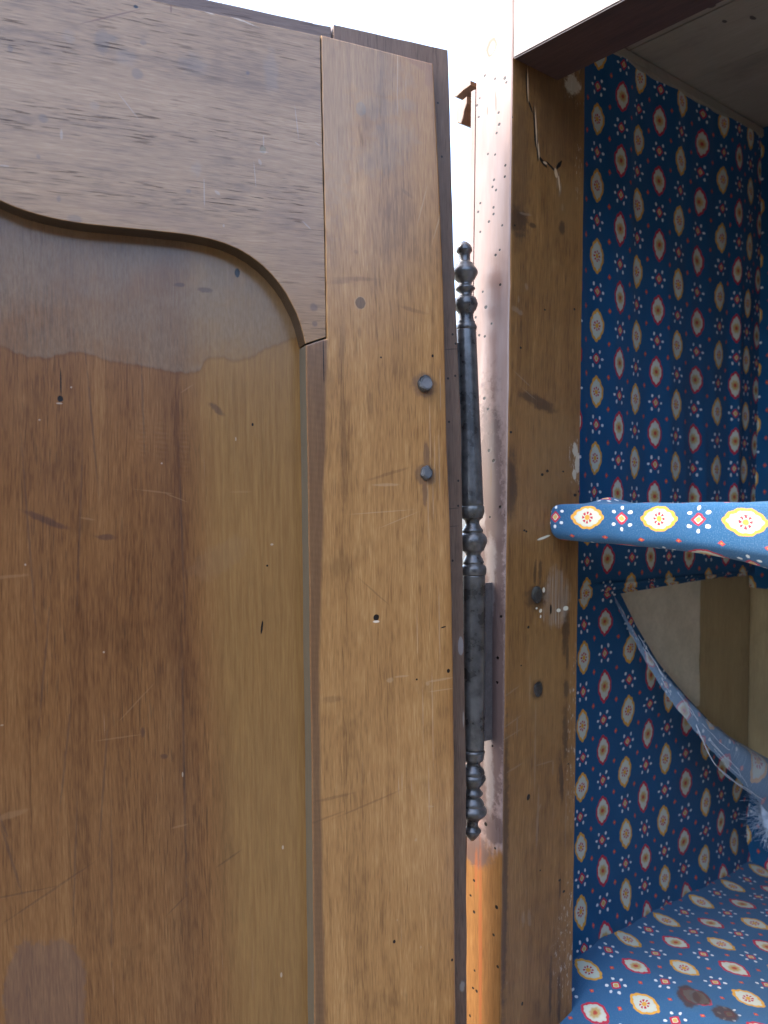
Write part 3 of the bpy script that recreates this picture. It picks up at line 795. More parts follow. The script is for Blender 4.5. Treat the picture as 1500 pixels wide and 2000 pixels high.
# top rail with the cut arch, mirrored about the door's middle
arch_px = [(597, 671), (592, 650), (587, 632), (580, 612), (570, 592), (560, 573), (546, 553), (530, 534), (511, 516), (490, 500), (466, 486), (440, 475), (410, 466), (380, 460),
           (355, 456), (330, 453), (290, 449), (240, 444), (200, 440), (170, 437), (150, 434), (120, 429), (80, 420), (50, 411), (25, 402), (0, 391), (-25, 378), (-45, 364)]
arch = dl(arch_px)
mir = [(2 * X_MID - p[0], p[1]) for p in arch[::-1]]
rt0 = door(625.5, 69.5); rt1 = door(294, 0)
kr = (rt0[1] - rt1[1]) / (rt0[0] - rt1[0])
xl = 2 * X_MID - rt0[0]
rail = [rt0] + dl([(628, 220), (632.5, 400), (635.5, 560), (637, 658)]) + arch + mir + [(xl, mir[-1][1]), (xl, rt1[1] + kr * (xl - rt1[0])), rt1]
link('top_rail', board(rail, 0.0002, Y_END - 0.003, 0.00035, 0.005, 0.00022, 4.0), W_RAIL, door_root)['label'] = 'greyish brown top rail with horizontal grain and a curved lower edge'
# left stile, out of the frame
stl = [(XL + 0.02, rt1[1] + kr * (xl - rt1[0])), (xl, rt1[1] + kr * (xl - rt1[0])), (xl, arch_end[1]), (xl + 0.02, arch_end[1] - 0.01), (xl + 0.02, ZB), (XL + 0.02, ZB)]
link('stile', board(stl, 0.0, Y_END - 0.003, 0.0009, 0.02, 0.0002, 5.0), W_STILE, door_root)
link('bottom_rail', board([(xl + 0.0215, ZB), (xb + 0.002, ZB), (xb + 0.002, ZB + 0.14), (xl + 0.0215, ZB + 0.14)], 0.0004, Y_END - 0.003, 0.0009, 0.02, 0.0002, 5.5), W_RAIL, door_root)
# the recessed panel
ptop = max(p[1] for p in arch) + 0.03
link('panel', board([(xl, ZB + 0.12), (xb + 0.012, ZB + 0.12), (xb + 0.012, ptop), (xl, ptop)], Y_PAN, Y_PAN + 0.009, 0, 0, 0, 6.0), W_PANEL, door_root)['label'] = 'reddish brown recessed panel, greyed and roughened along its top'


def nail(px, py, conv, basis, r, hgt, facet, sides, sx=1.0, sz=1.0, seed=0):
    """Forged nail head. basis: (right, up, out) vectors in the parent's frame."""
    rnd = random.Random(seed)
    c = conv(px, py); ri, up, out = basis
    bm = bmesh.new()
    bot, mid_, top = [], [], []
    for k_ in range(sides):
        a = 2 * math.pi * (k_ + 0.3) / sides; q = 1 + rnd.uniform(-0.10, 0.10)
        d = ri * (math.cos(a) * sx) + up * (math.sin(a) * sz)
        bot.append(bm.verts.new(c + d * (r * q) - out * 0.002))
        mid_.append(bm.verts.new(c + d * (r * q * 1.0) + out * (hgt * 0.55)))
        tilt = (math.cos(a) * facet[0] + math.sin(a) * facet[1])
        top.append(bm.verts.new(c + d * (r * q * 0.70) + out * (hgt * (1.0 + tilt * 0.5))))
    for A_, B_ in ((bot, mid_), (mid_, top)):
        for k_ in range(sides): bm.faces.new((A_[k_], A_[(k_ + 1) % sides], B_[(k_ + 1) % sides], B_[k_]))
    bm.faces.new(top)
    bmesh.ops.recalc_face_normals(bm, faces=bm.faces)
    bmesh.ops.bevel(bm, geom=list(bm.edges), offset=r * 0.10, segments=2, affect='EDGES', clamp_overlap=True)
    return bm


DB = (Vector((1, 0, 0)), Vector((0, 0, 1)), Vector((0, -1, 0)))
cd3 = lambda px, py: (lambda p: Vector((p[0], 0.0, p[1])))(door(px, py))
link('nail', nail(829, 750, cd3, DB, 0.0054, 0.0042, (0.65, -0.75), 9, 1.0, 1.08, 1), IRON_NAIL, door_root)['label'] = 'round iron nail head with a bright upper facet'
link('nail', nail(832.5, 924, cd3, DB, 0.0050, 0.0030, (0.3, -0.5), 6, 0.95, 1.10, 3), IRON_NAIL, door_root)['label'] = 'flat angular iron nail head'

# ---- post (hinge side) : front face w = 0, inner face u = 0
PW, PD, ZT, ZF = 0.037, cab(1133, 980, 0, 0.0).y, 0.46, -1.50
bm = bmesh.new()
us = [-PW, 0.0]
NZ = 160
prof = [(-PW, PD), (-PW, 0.0012), (-PW + 0.0012, 0.0), (-0.0016, 0.0), (-0.0004, 0.0005), (0.0, 0.0018), (0.0, PD - 0.0015), (-0.0015, PD)]
rings_ = []
for iz in range(NZ + 1):
    z = ZF + (ZT - ZF) * iz / NZ
    wob = mnoise.noise(Vector((3.1, 0, z * 30))) * 0.0005 + mnoise.noise(Vector((1.1, 5, z * 110))) * 0.00025
    wob2 = mnoise.noise(Vector((7.7, 2, z * 40))) * 0.0005
    ring = []
    for q, (u, w) in enumerate(prof):
        if q in (3, 4, 5): u += wob; w += abs(wob) * 0.6
        if q in (6, 7): w += wob2
        ring.append(bm.verts.new((u, w, z)))
    rings_.append(ring)
for A_, B_ in zip(rings_, rings_[1:]):
    for q in range(len(prof)):
        q2 = (q + 1) % len(prof)
        f = bm.faces.new((A_[q], A_[q2], B_[q2], B_[q]))
        f.material_index = 1 if q in (1, 2, 3) else 0
bm.faces.new(rings_[0][::-1]); bm.faces.new(rings_[-1])
bmesh.ops.recalc_face_normals(bm, faces=bm.faces)
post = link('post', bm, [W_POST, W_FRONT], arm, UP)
post['label'] = 'worm-holed upright corner post with a split near its top, carrying the hinge'
PB = (Vector((0, 1, 0)), Vector((0, 0, 1)), Vector((1, 0, 0)))
cp3 = lambda px, py: cab(px, py, 0, 0.0)
link('nail', nail(1048, 1162, cp3, PB, 0.0062, 0.0018, (0.1, 0.2), 10, 0.92, 1.02, 5), IRON_NAIL, post)
link('nail', nail(1050, 1346, cp3, PB, 0.0058, 0.0018, (0.2, 0.1), 8, 0.85, 1.0, 8), IRON_NAIL, post)

# bead on the outer corner and the shaped moulding of the side
bead = bmesh.new(); box(bead, (-0.0415, 0.0004, ZF), (-PW - 0.0002, 0.014, cab(912, 186, 1, 0.002).z))
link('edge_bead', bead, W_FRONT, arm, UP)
def uz(px, py): p = cab(px, py, 1, 0.004); return (p.x, p.z)
bm = board([uz(919, 157), uz(904, 169), uz(889, 184), uz(886, 189), uz(891, 189), uz(905, 176), uz(919, 166)], 0.004, 0.30, 0.0004, 0.003, 0.0001, 11)
link('moulding', bm, W_LIP, arm, UP)
bm = board([uz(908, 186), uz(897, 196), uz(889, 205), uz(886, 216), uz(886, 230), uz(889, 239), uz(897, 240), uz(900, 230), uz(903, 214), uz(908, 200)], 0.006, 0.30, 0.0008, 0.003, 0.0001, 12)
link('moulding', bm, W_LIP, arm, UP)

# ---- carcass
WB = 0.410                                    # depth of the back
WALL = -0.033                                 # plane of the side lining
UR = 1.12                                     # right-hand inner side, out of the frame
ZC = 0.389                                    # underside of the ceiling boards
link('side_panel', boxbm((-0.046, PD - 0.02, ZF), (WALL - 0.004, WB + 0.03, ZT)), W_SIDE, arm, UP)
link('back_panel', boxbm((WALL - 0.004, WB + 0.006, ZF), (UR + 0.05, WB + 0.026, ZT)), W_BACK, arm, UP)
link('right_side', boxbm((UR, 0.0, ZF), (UR + 0.04, WB + 0.005, ZT)), W_POST, arm, UP)
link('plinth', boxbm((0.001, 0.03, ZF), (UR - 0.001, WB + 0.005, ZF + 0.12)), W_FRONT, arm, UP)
# front rail over the opening
zr = cab(1004, 115, 1, 0.0).z
bm = boxbm((0.0006, -0.0008, zr), (UR - 0.001, 0.048, ZT), 0.0009)
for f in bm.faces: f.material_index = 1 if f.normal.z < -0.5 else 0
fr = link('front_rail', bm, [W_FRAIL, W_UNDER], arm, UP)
fr['label'] = 'rail over the opening, pale in the light in front and dark below'
# ceiling boards with a batten along the side
bm = bmesh.new()
wcur = 0.050
for wn in (0.175, 0.262, WB + 0.004):
    vs = box(bm, (WALL - 0.002, wcur + 0.0008, ZC + random.uniform(0, 0.0012)), (UR, wn - 0.0008, ZC + 0.018)); wcur = wn
link('ceiling', bm, W_CEIL, arm, UP)
link('batten', boxbm((WALL + 0.0005, PD + 0.004, ZC - 0.010), (WALL + 0.008, WB, ZC - 0.0005), 0.001), W_CEIL, arm, UP)


# ---- linings
def wv(px): return cab(px, 980, 0, WALL).y


up_px = [1150, 1192, 1229, 1271, 1309, 1348, 1389, 1417, 1440]
up_w = [wv(p) for p in up_px]
lo_px = [1130, 1170, 1216, 1255, 1292, 1329, 1370, 1402, 1433]
lo_w = [cab(p, 1500, 0, WALL).y for p in lo_px]
z0u = cab(1150, 633, 0, WALL).z
z0l = cab(1216, 1506, 0, WALL).z
z_sh = cab(1150, 1020, 0, WALL).z


def pleat(w, z):
    """How far the loosely hung cotton stands off the boards."""
    k1 = mnoise.noise(Vector((w * 26 + z * 1.2, z * 2.0, 4.0))) * 0.0036
    k2 = mnoise.noise(Vector((w * 60 + z * 3, z * 4.0, 9.0))) * 0.0022
    k3 = math.exp(-((w - up_w[7] - 0.006) / 0.008) ** 2) * 0.003
    return 0.0055 + k1 + k2 + k3 * smooth01((0.35 - z) / 0.2)


def f_upper(s, t):
    w = PD - 0.012 + (WB - PD + 0.012) * s
    zt = ZC - 0.001; zb = -0.020
    z = zb + (zt - zb) * t
    U = interp(up_w, list(range(9)), w)
    V = (z - z0u) / 0.0282 + 0.05 * U * 0.5 - 0.15 * smooth01((w - 0.3) / 0.07) + mnoise.noise(Vector((w * 9, z * 9, 1))) * 0.10
    U += mnoise.noise(Vector((w * 10, z * 7, 6))) * 0.12
    return Vector((WALL + pleat(w, z), w, z)), (U, V)


# the upper side lining ends at the tear line; under the shelf it runs on to y = 1150
lin = link('lining', grid(90, 150, f_upper), FAB_WALL, arm, UP, smooth=True)
lin['label'] = 'blue cotton side lining printed with rows of red and yellow medallions'

dy = [1148, 1220, 1290, 1360, 1420, 1480, 1560, 1640]
dx = [1192, 1228, 1270, 1330, 1384, 1446, 1508, 1600]
dP = [cab(a, b, 0, WALL) for a, b in zip(dx, dy)]
dz = [p.z for p in dP][::-1]; dw = [p.y for p in dP][::-1]
z_apex = dP[0].z


def f_lower(s, t):
    zt = z_apex
    z = (FLOOR_Z - 0.004) + (zt - FLOOR_Z + 0.004) * t
    z += 0.006 * smooth01((t * (z_apex - FLOOR_Z) / (z_apex - FLOOR_Z) - 0.985) / 0.015)
    wr = min(WB, max(interp(dz, dw, z) + 0.002, 0.112)) if z < z_apex + 0.004 else WB
    w = PD - 0.012 + (wr - PD + 0.012) * s
    if z >= z_apex + 0.004: pass
    U = interp(lo_w, list(range(9)), w)
    V = (z - z0l) / 0.0270 + mnoise.noise(Vector((w * 8, z * 8, 3))) * 0.2
    # the cotton is dragged towards the tear
    dr = smooth01(1 - (interp(dz, dw, z) - w) / 0.07)
    V += dr * 0.5 * mnoise.noise(Vector((w * 20, z * 20, 8))); U += dr * 0.35 * mnoise.noise(Vector((w * 18, z * 18, 2))) + mnoise.noise(Vector((w * 9, z * 9, 12))) * 0.15
    u = WALL + 0.004 + mnoise.noise(Vector((w * 14 + z * 12, z * 9, 14))) * 0.004 + 0.003 * dr
    # gathers where it meets the floor
    nf = smooth01(1 - (z - FLOOR_Z) / 0.035)
    u += nf * (0.004 + mnoise.noise(Vector((w * 40, 0, 3))) * 0.004)
    return Vector((u, w, z)), (U, V)


# lower lining in two joined pieces: the strip under the shelf and the part below the tear
bmA = grid(90, 70, lambda s, t: f_lower(s, t * (z_apex - 0.0005 - (FLOOR_Z - 0.004)) / (z_apex - FLOOR_Z + 0.004)))
lin2 = link('lining', bmA, FAB_WALL, arm, UP, smooth=True)
lin2['label'] = 'lower part of the blue cotton lining, creased below a diagonal tear'


cw = [cab(1196, 1250, 0, WALL - 0.002).y, cab(1365, 1250, 0, WALL - 0.002).y]
Z_STRIP = -0.016


def f_strip(s, t):
    w = PD - 0.012 + (WB - PD + 0.012) * s
    zb = z_apex - 0.0012 - 0.005 * smooth01((cw[0] - 0.004 - w) / 0.01) + mnoise.noise(Vector((w * 60, 0, 5))) * 0.0014 + smooth01((w - 0.13) / 0.2) * 0.002
    z = zb + (Z_STRIP - zb) * t
    U = interp(lo_w, list(range(9)), w) ; V = (z - z0l) / 0.0270 + mnoise.noise(Vector((w * 8, z * 8, 3))) * 0.2
    return Vector((WALL + 0.0056 + mnoise.noise(Vector((w * 14 + z * 12, z * 9, 14))) * 0.004, w, z)), (U, V)


link('lining', grid(80, 10, f_strip), FAB_WALL, arm, UP, smooth=True)['label'] = 'strip of blue cotton lining hanging under the shelf, torn off along its lower edge'


def f_back(s, t):
    u = WALL + (UR - WALL) * s; z = -0.086 + (ZC + 0.086) * t
    U = 8 + (u - WALL) / 0.0305; V = (z - z0u) / 0.0282 + 0.35
    return Vector((u, WB - 0.003 - mnoise.noise(Vector((u * 22 + z, z * 3, 2))) * 0.003, z)), (U, V)


link('back_lining', grid(140, 60, f_back), FAB_WALL, arm, UP, smooth=True)
def f_back2(s, t):
    u = WALL + (UR - WALL) * s; z = FLOOR_Z - 0.004 + 0.085 * t + mnoise.noise(Vector((u * 30, 0, 2))) * 0.006 * t
    return Vector((u, WB - 0.004 - mnoise.noise(Vector((u * 22, z * 9, 2))) * 0.004, z)), (8 + (u - WALL) / 0.0305, (z - z0l) / 0.027)
link('back_lining', grid(120, 10, f_back2), FAB_WALL, arm, UP, smooth=True)

# bare backing that the tear lays open: a sheet of canvas and beyond it the board
def f_canvas(s, t):
    z = z_apex + 0.006 - 0.13 * t
    w1 = cw[1] + mnoise.noise(Vector((z * 60, 1, 2))) * 0.0016 + (z_apex - z) * 0.004
    w = cw[0] - 0.02 + (w1 - cw[0] + 0.02) * s
    return Vector((WALL - 0.0012 + mnoise.noise(Vector((w * 40, z * 40, 2))) * 0.0012, w, z)), (s, t)
link('backing_cloth', grid(40, 40, f_canvas), CANVAS, arm, UP, smooth=True)['label'] = 'bare pale backing cloth laid open by the tear'

bw = boxbm((WALL - 0.0038, PD + 0.01, FLOOR_Z - 0.02), (WALL - 0.0026, WB + 0.004, z_apex + 0.02))
link('side_board', bw, W_BACK, arm, UP)

# the torn edge: cotton folded over, hanging clear of the boards
up_e = [(1190, 1146), (1215, 1185), (1240, 1230), (1270, 1275), (1304, 1312), (1342, 1348), (1384, 1388), (1425, 1416), (1470, 1434), (1520, 1446)]
lo_e = [(1190, 1152), (1212, 1196), (1234, 1244), (1262, 1294), (1294, 1346), (1330, 1394), (1372, 1446), (1415, 1494), (1460, 1542), (1512, 1600)]
off = [0.002, 0.010, 0.020, 0.030, 0.038, 0.046, 0.053, 0.059, 0.064, 0.068]
EU = [cab(a, b, 0, WALL + o + 0.0015) for (a, b), o in zip(up_e, off)]
EL = [cab(a, b, 0, WALL + o) for (a, b), o in zip(lo_e, off)]


def lerpP(P, s):
    x = s * (len(P) - 1); i = min(int(x), len(P) - 2); return P[i].lerp(P[i + 1], x - i)


def f_flap(s, t):
    a = lerpP(EL, s); b = lerpP(EU, s)
    p = a.lerp(b, t)
    wdt = (b - a).length
    p.x += math.sin(t * math.pi) * wdt * 0.16 + mnoise.noise(Vector((s * 22, t * 2, 3))) * 0.0016
    p.x -= smooth01((t - 0.6) / 0.4) * wdt * 0.8
    p.z += mnoise.noise(Vector((s * 60, 1, 3))) * 0.0012 * (1 if t in (0.0, 1.0) else 0.3)
    return p, (s * 9.0, t * 1.2 + s * 1.5)


link('torn_flap', grid(110, 12, f_flap), FAB_REV, arm, UP, smooth=True)['label'] = 'folded pale reverse of the cotton along the torn edge'

bm = bmesh.new()
def thread(pts, r=0.00028, n=22, wob=0.0012, sd=1):
    P = []
    for q in range(n + 1):
        x = q / n * (len(pts) - 1); i = min(int(x), len(pts) - 2); tt = x - i
        p0 = pts[max(i - 1, 0)]; p1 = pts[i]; p2 = pts[i + 1]; p3 = pts[min(i + 2, len(pts) - 1)]
        v = 0.5 * ((2 * p1) + (p2 - p0) * tt + (2 * p0 - 5 * p1 + 4 * p2 - p3) * tt * tt + (3 * p1 - p0 - 3 * p2 + p3) * tt ** 3)
        v = v + Vector([mnoise.noise(Vector((q * 0.35, sd, c_))) * wob for c_ in range(3)])
        P.append(v)
    tube(bm, P, r, 5)
def cw3(px, py, o): return cab(px, py, 0, WALL + o)
thread([cw3(1355, 1405, .05), cw3(1372, 1445, .056), cw3(1395, 1490, .062), cw3(1430, 1522, .066), cw3(1465, 1545, .069), cw3(1490, 1562, .069)], 0.00042, 24, 0.0004, 1)
thread([cw3(1357, 1407, .051), cw3(1374, 1449, .057), cw3(1398, 1495, .063), cw3(1434, 1527, .067), cw3(1468, 1550, .069)], 0.00034, 24, 0.0005, 2)
rd = random.Random(5)
for q in range(11):
    s = rd.uniform(0.08, 0.95); p = lerpP(EL, s).lerp(lerpP(EU, s), rd.uniform(-0.05, 0.4)); p.x += 0.006
    d = (lerpP(EL, min(1, s + 0.10)) - lerpP(EL, max(0, s - 0.02)))
    e = p + d * rd.uniform(0.4, 1.1) + Vector((rd.uniform(0, .004), rd.uniform(-.002, .003), rd.uniform(-.006, .001)))
    thread([p, p.lerp(e, 0.5) + Vector((0.001, 0, rd.uniform(-.002, .001))), e], 0.00022, 12, 0.0009, q + 5)
link('loose_threads', bm, THREAD, arm, UP, smooth=True)

# tuft of wadding at the lower end of the tear
def core(s, t):
    a = s * math.pi; b = t * 2 * math.pi
    n_ = mnoise.noise(Vector((math.sin(a) * math.cos(b) * 2.2, math.sin(a) * math.sin(b) * 2.2, math.cos(a) * 2.2)))
    r_ = 0.017 * (1 + 0.35 * n_)
    c_ = cw3(1514, 1585, .058)
    return c_ + Vector((math.sin(a) * math.cos(b) * r_ * 0.7, math.sin(a) * math.sin(b) * r_ * 0.95, math.cos(a) * r_ * 1.25)), (s, t)
bm = grid(20, 24, core)
c0 = cw3(1514, 1585, .058)
for q in range(900):
    d = Vector((rd.gauss(0, 1), rd.gauss(0, 1), rd.gauss(0, 1))).normalized()
    p = c0 + Vector((d.x * 0.011, d.y * 0.015, d.z * 0.020))
    t_ = Vector((rd.gauss(0, 1), rd.gauss(0, 1), rd.gauss(0, 1))) * 0.006
    e = p + d * rd.uniform(0.003, 0.013) + t_
    m_ = p.lerp(e, 0.5) + Vector((rd.gauss(0, .0015), rd.gauss(0, .0015), rd.gauss(0, .0015)))
    tube(bm, [p, m_, e], 0.00013, 3)
link('wadding', bm, WADDING, arm, UP, smooth=True)['label'] = 'fluffy pale blue tuft of wadding at the end of the tear'

# floor cloth
pY = cab(1150, 1882, 2, FLOOR_Z); pR = cab(1245, 1886, 2, FLOOR_Z)


def f_floor(s, t):
    u = WALL + (UR - WALL) * s ** 1.4
    if t < 0.12:
        w = 0.026 + 0.002 * (t / 0.12); z = FLOOR_Z - 0.07 * (1 - t / 0.12) - 0.004
        arc = -0.07 * (1 - t / 0.12)
    else:
        w = 0.028 + (WB - 0.028) * (t - 0.12) / 0.88; arc = 0
        z = FLOOR_Z - 0.004 * smooth01(1 - (w - 0.028) / 0.012)
    z -= 0.026 * smooth01((0.150 - w) / 0.10)
    z += mnoise.noise(Vector((u * 12, w * 12, 5))) * 0.0030 + mnoise.noise(Vector((u * 35, w * 35, 5))) * 0.0010
    # it rises towards the side lining
    z += 0.004 * smooth01(1 - (u - WALL) / 0.03)
    V = (u - pY.x) / 0.0262 + mnoise.noise(Vector((u * 9, w * 9, 15))) * 0.12
    U = (w + arc - pY.y) / 0.0282 + mnoise.noise(Vector((u * 9, w * 9, 25))) * 0.12
    return Vector((u, w, z)), (U, V)


link('floor_cloth', grid(150, 60, f_floor), FAB_FLOOR, arm, UP, smooth=True)['label'] = 'blue cotton covering the compartment floor, with two brown stains'
link('floor_board', boxbm((WALL, 0.034, FLOOR_Z - 0.06), (UR - 0.001, WB, FLOOR_Z - 0.032)), W_POST, arm, UP)

# ---- the other door, shut (out of the frame): a plain framed board
XD = UR / 2 - 0.01
od = link('door', boxbm((XD, -0.030, ZB + 0.0), (UR + 0.03, -0.004, zr + 0.012), 0.0012), W_FRAIL, arm, UP)
od['label'] = 'second door of the armoire, kept shut'
link('panel', boxbm((XD + 0.09, -0.034, ZB + 0.12), (UR - 0.06, -0.0305, zr - 0.09), 0.001), W_FRAIL, od)

# ---- hinge: a tall turned fiche, two knuckles with finials
HZ = 0.0
def hinge_axis(px, py):
    """Point of the hinge axis: on the plane 1.75 cm in front of the armoire's face."""
    return cab(px, py, 1, -0.0178)
PXS = 0.603 / F


def lathe(prof, ax0, ax1, y0, y1, seg=40, sub=None):
    """prof: (photo y, radius in photo px). Axis runs from pixel ax0 at y0 to ax1 at y1."""
    bm = bmesh.new(); rings = []
    for (y, r) in prof:
        c = hinge_axis(interp([y0, y1], [ax0, ax1], y), y)
        d = (hinge_axis(ax1, y1) - hinge_axis(ax0, y0)).normalized()
        a = Vector((1, 0, 0)); b = d.cross(a).normalized(); a = b.cross(d)
        rr = max(r, 0.15) * PXS
        rings.append([bm.verts.new(c + (a * math.cos(2 * math.pi * k_ / seg) + b * math.sin(2 * math.pi * k_ / seg)) * rr) for k_ in range(seg)])
    for A_, B_ in zip(rings, rings[1:]):
        for k_ in range(seg): bm.faces.new((A_[k_], A_[(k_ + 1) % seg], B_[(k_ + 1) % seg], B_[k_]))
    bm.faces.new(rings[0]); bm.faces.new(rings[-1][::-1])
    bmesh.ops.recalc_face_normals(bm, faces=bm.faces)
    return bm


fin_t = [(470, 0.3), (471.5, 4), (475, 9), (480, 13), (485, 15.6), (489, 16.4), (492, 15.6), (495, 13), (497, 12), (503, 11.4), (510, 11.8), (513, 13), (514.5, 16), (516, 17.5), (519, 18.5), (522, 20.5), (527, 24), (532, 26), (536, 25.4), (540, 23), (542, 21.5),
         (544, 21), (547, 19), (551, 14.5), (555, 13), (558, 14), (561, 18), (564, 20), (567, 18.5), (570, 14.5), (574, 13), (579, 13.5), (581.5, 18), (583, 20.5), (588, 22.5), (594, 24), (599, 23.3), (602, 21.5), (605, 21), (609, 17), (614, 15), (620, 14.6), (627, 16), (630, 17.8), (631.5, 17.2), (635, 19.5), (639, 21), (643, 20.6), (645, 19.8)]
kn_u = [(645, 20.2), (647, 20.6), (700, 20.9), (800, 21.5), (900, 22.2), (975, 22.6), (986, 22.8), (988, 21.8)]
coll = [(988, 22.4), (990, 23.6), (996, 24.2), (1001, 24), (1006, 22.4), (1009, 21), (1011, 21.3), (1013, 19), (1016, 15), (1021, 13.4), (1026, 14.4), (1031, 17.4), (1036, 20.4), (1039, 20.6), (1040.5, 18.4), (1042, 20.6), (1045, 23.6), (1050, 26.6), (1056, 28), (1061, 27.4), (1067, 24.6), (1072, 22), (1075, 21.5), (1077, 19), (1080, 15.4), (1084, 14.4), (1088, 16), (1093, 18.6), (1098, 20.6),
        (1100.5, 20.4), (1102, 18.6), (1103.5, 21), (1107, 23.8), (1112, 25), (1118, 24.6), (1122, 23.8), (1124, 22.6)]
kn_l = [(1124, 22.4), (1126, 22), (1200, 21.8), (1300, 21.5), (1400, 21), (1458, 20.6), (1464, 20.2)]
fin_b = [(1464, 20.2), (1466, 21), (1468, 22.2), (1470, 21.4), (1475, 21), (1480, 19.5), (1483, 19.6), (1486, 16), (1491, 13), (1496, 15), (1501, 20), (1507, 22.6), (1510, 22.2), (1511.5, 20.8), (1513, 23), (1517, 25), (1522, 24.4), (1528, 20.4), (1530, 20), (1532, 18.6), (1536, 14.4), (1540, 13.6), (1544, 17), (1548, 20), (1551, 19), (1555, 14.6), (1558, 14.6), (1562, 19), (1568, 22.2), (1571, 21.8), (1572.5, 21.2), (1575, 24.5), (1580, 27.8), (1585, 28.2),
         (1590, 25.6), (1596, 19.4), (1600, 14.4), (1605, 11.6), (1612, 11), (1616, 12.6), (1619, 16), (1622, 17.2), (1625, 16.4), (1631, 12.6), (1637, 8), (1641, 4.2), (1643, 0.4)]


def shift(P, d): return [(y, max(0.3, r + d)) for y, r in P]


hin = link('hinge', lathe(kn_u, 909.5, 921.5, 640, 985, 48), IRON, arm, UP, smooth=True)
hin['label'] = 'tall dark iron pin hinge with turned finials between door and post'
link('finial', lathe(fin_t, 906.3, 910.8, 480, 645), IRON, hin, None, smooth=True)['label'] = 'acorn-tipped upper finial of the hinge'
link('collar', lathe(coll, 921.7, 925.6, 988, 1124), IRON, hin, None, smooth=True)
link('knuckle', lathe(kn_l, 925.8, 925.2, 1124, 1464, 48), IRON, hin, None, smooth=True)
link('finial', lathe(fin_b, 925, 922, 1464, 1643), IRON, hin, None, smooth=True)['label'] = 'cone-tipped lower finial of the hinge'

# the hinge's leaves: one let into the post, one into the edge of the door
def leaf(a0, a1, b0, b1, th):
    """Plate between the axis points a0 (top), a1 (bottom) and the points b0, b1 inside the wood."""
    bm = bmesh.new(); n = (a1 - a0).cross(b0 - a0).normalized() * th / 2
    f = [bm.verts.new(p + n) for p in (a0, b0, b1, a1)]; k_ = [bm.verts.new(p - n) for p in (a0, b0, b1, a1)]
    bm.faces.new(f); bm.faces.new(k_[::-1])
    for q in range(4): bm.faces.new((f[q], k_[q], k_[(q + 1) % 4], f[(q + 1) % 4]))
    bmesh.ops.recalc_face_normals(bm, faces=bm.faces)
    return bm


A0, A1 = hinge_axis(925.7, 1140), hinge_axis(925.3, 1452)
link('leaf', leaf(A0, A1, Vector((A0.x, 0.004, A0.z)), Vector((A1.x, 0.004, A1.z)), 0.0018), plain('dusty_iron', (0.085, 0.070, 0.064), (0.150, 0.130, 0.118), 90, rough=0.6, metal=0.2), hin)
A0, A1 = hinge_axis(911.5, 668), hinge_axis(921, 968)
D2C = CABF.inverted() @ DOORF
dpt = lambda py, px: (lambda q: D2C @ Vector((q[0] - 0.006, 0.022, q[1])))(door(px, py, Y_LIP))
link('leaf', leaf(A0, A1, dpt(668, 893.5), dpt(968, 902.5), 0.0018), IRON, hin)

# ------------------------------------------------------------------ the padded shelf (rests inside: a thing of its own)
WS = 0.046
def sh(px, py): return cab(px, py, 1, WS)
ztl, ztr = sh(1092, 984), sh(1500, 979)
botp = [(1085, 1052), (1180, 1060), (1250, 1065), (1350, 1073), (1430, 1084), (1500, 1098)]
bu = [sh(a, b).x for a, b in botp]; bz = [sh(a, b).z for a, b in botp]
sagp = [(1085, 1053), (1180, 1063), (1250, 1070), (1350, 1084), (1430, 1101), (1500, 1124)]
sz_ = [sh(a, b).z for a, b in sagp]; su = [sh(a, b).x for a, b in sagp]
vpx = [1084, 1148, 1215, 1288, 1365, 1455]; vu = [sh(p, 1003).x for p in vpx]
U_L = sh(1064, 1015).x
ST = [0.0, 0.0006, 0.0018, 0.0036, 0.006, 0.009, 0.013] + [0.013 + 0.0045 * q for q in range(1, 90)] + [0.43, 0.5, 0.7, 0.9, UR - U_L - 0.002]
bm = bmesh.new(); uvl = bm.loops.layers.uv.new('UVMap'); UVD = {}; RG = []
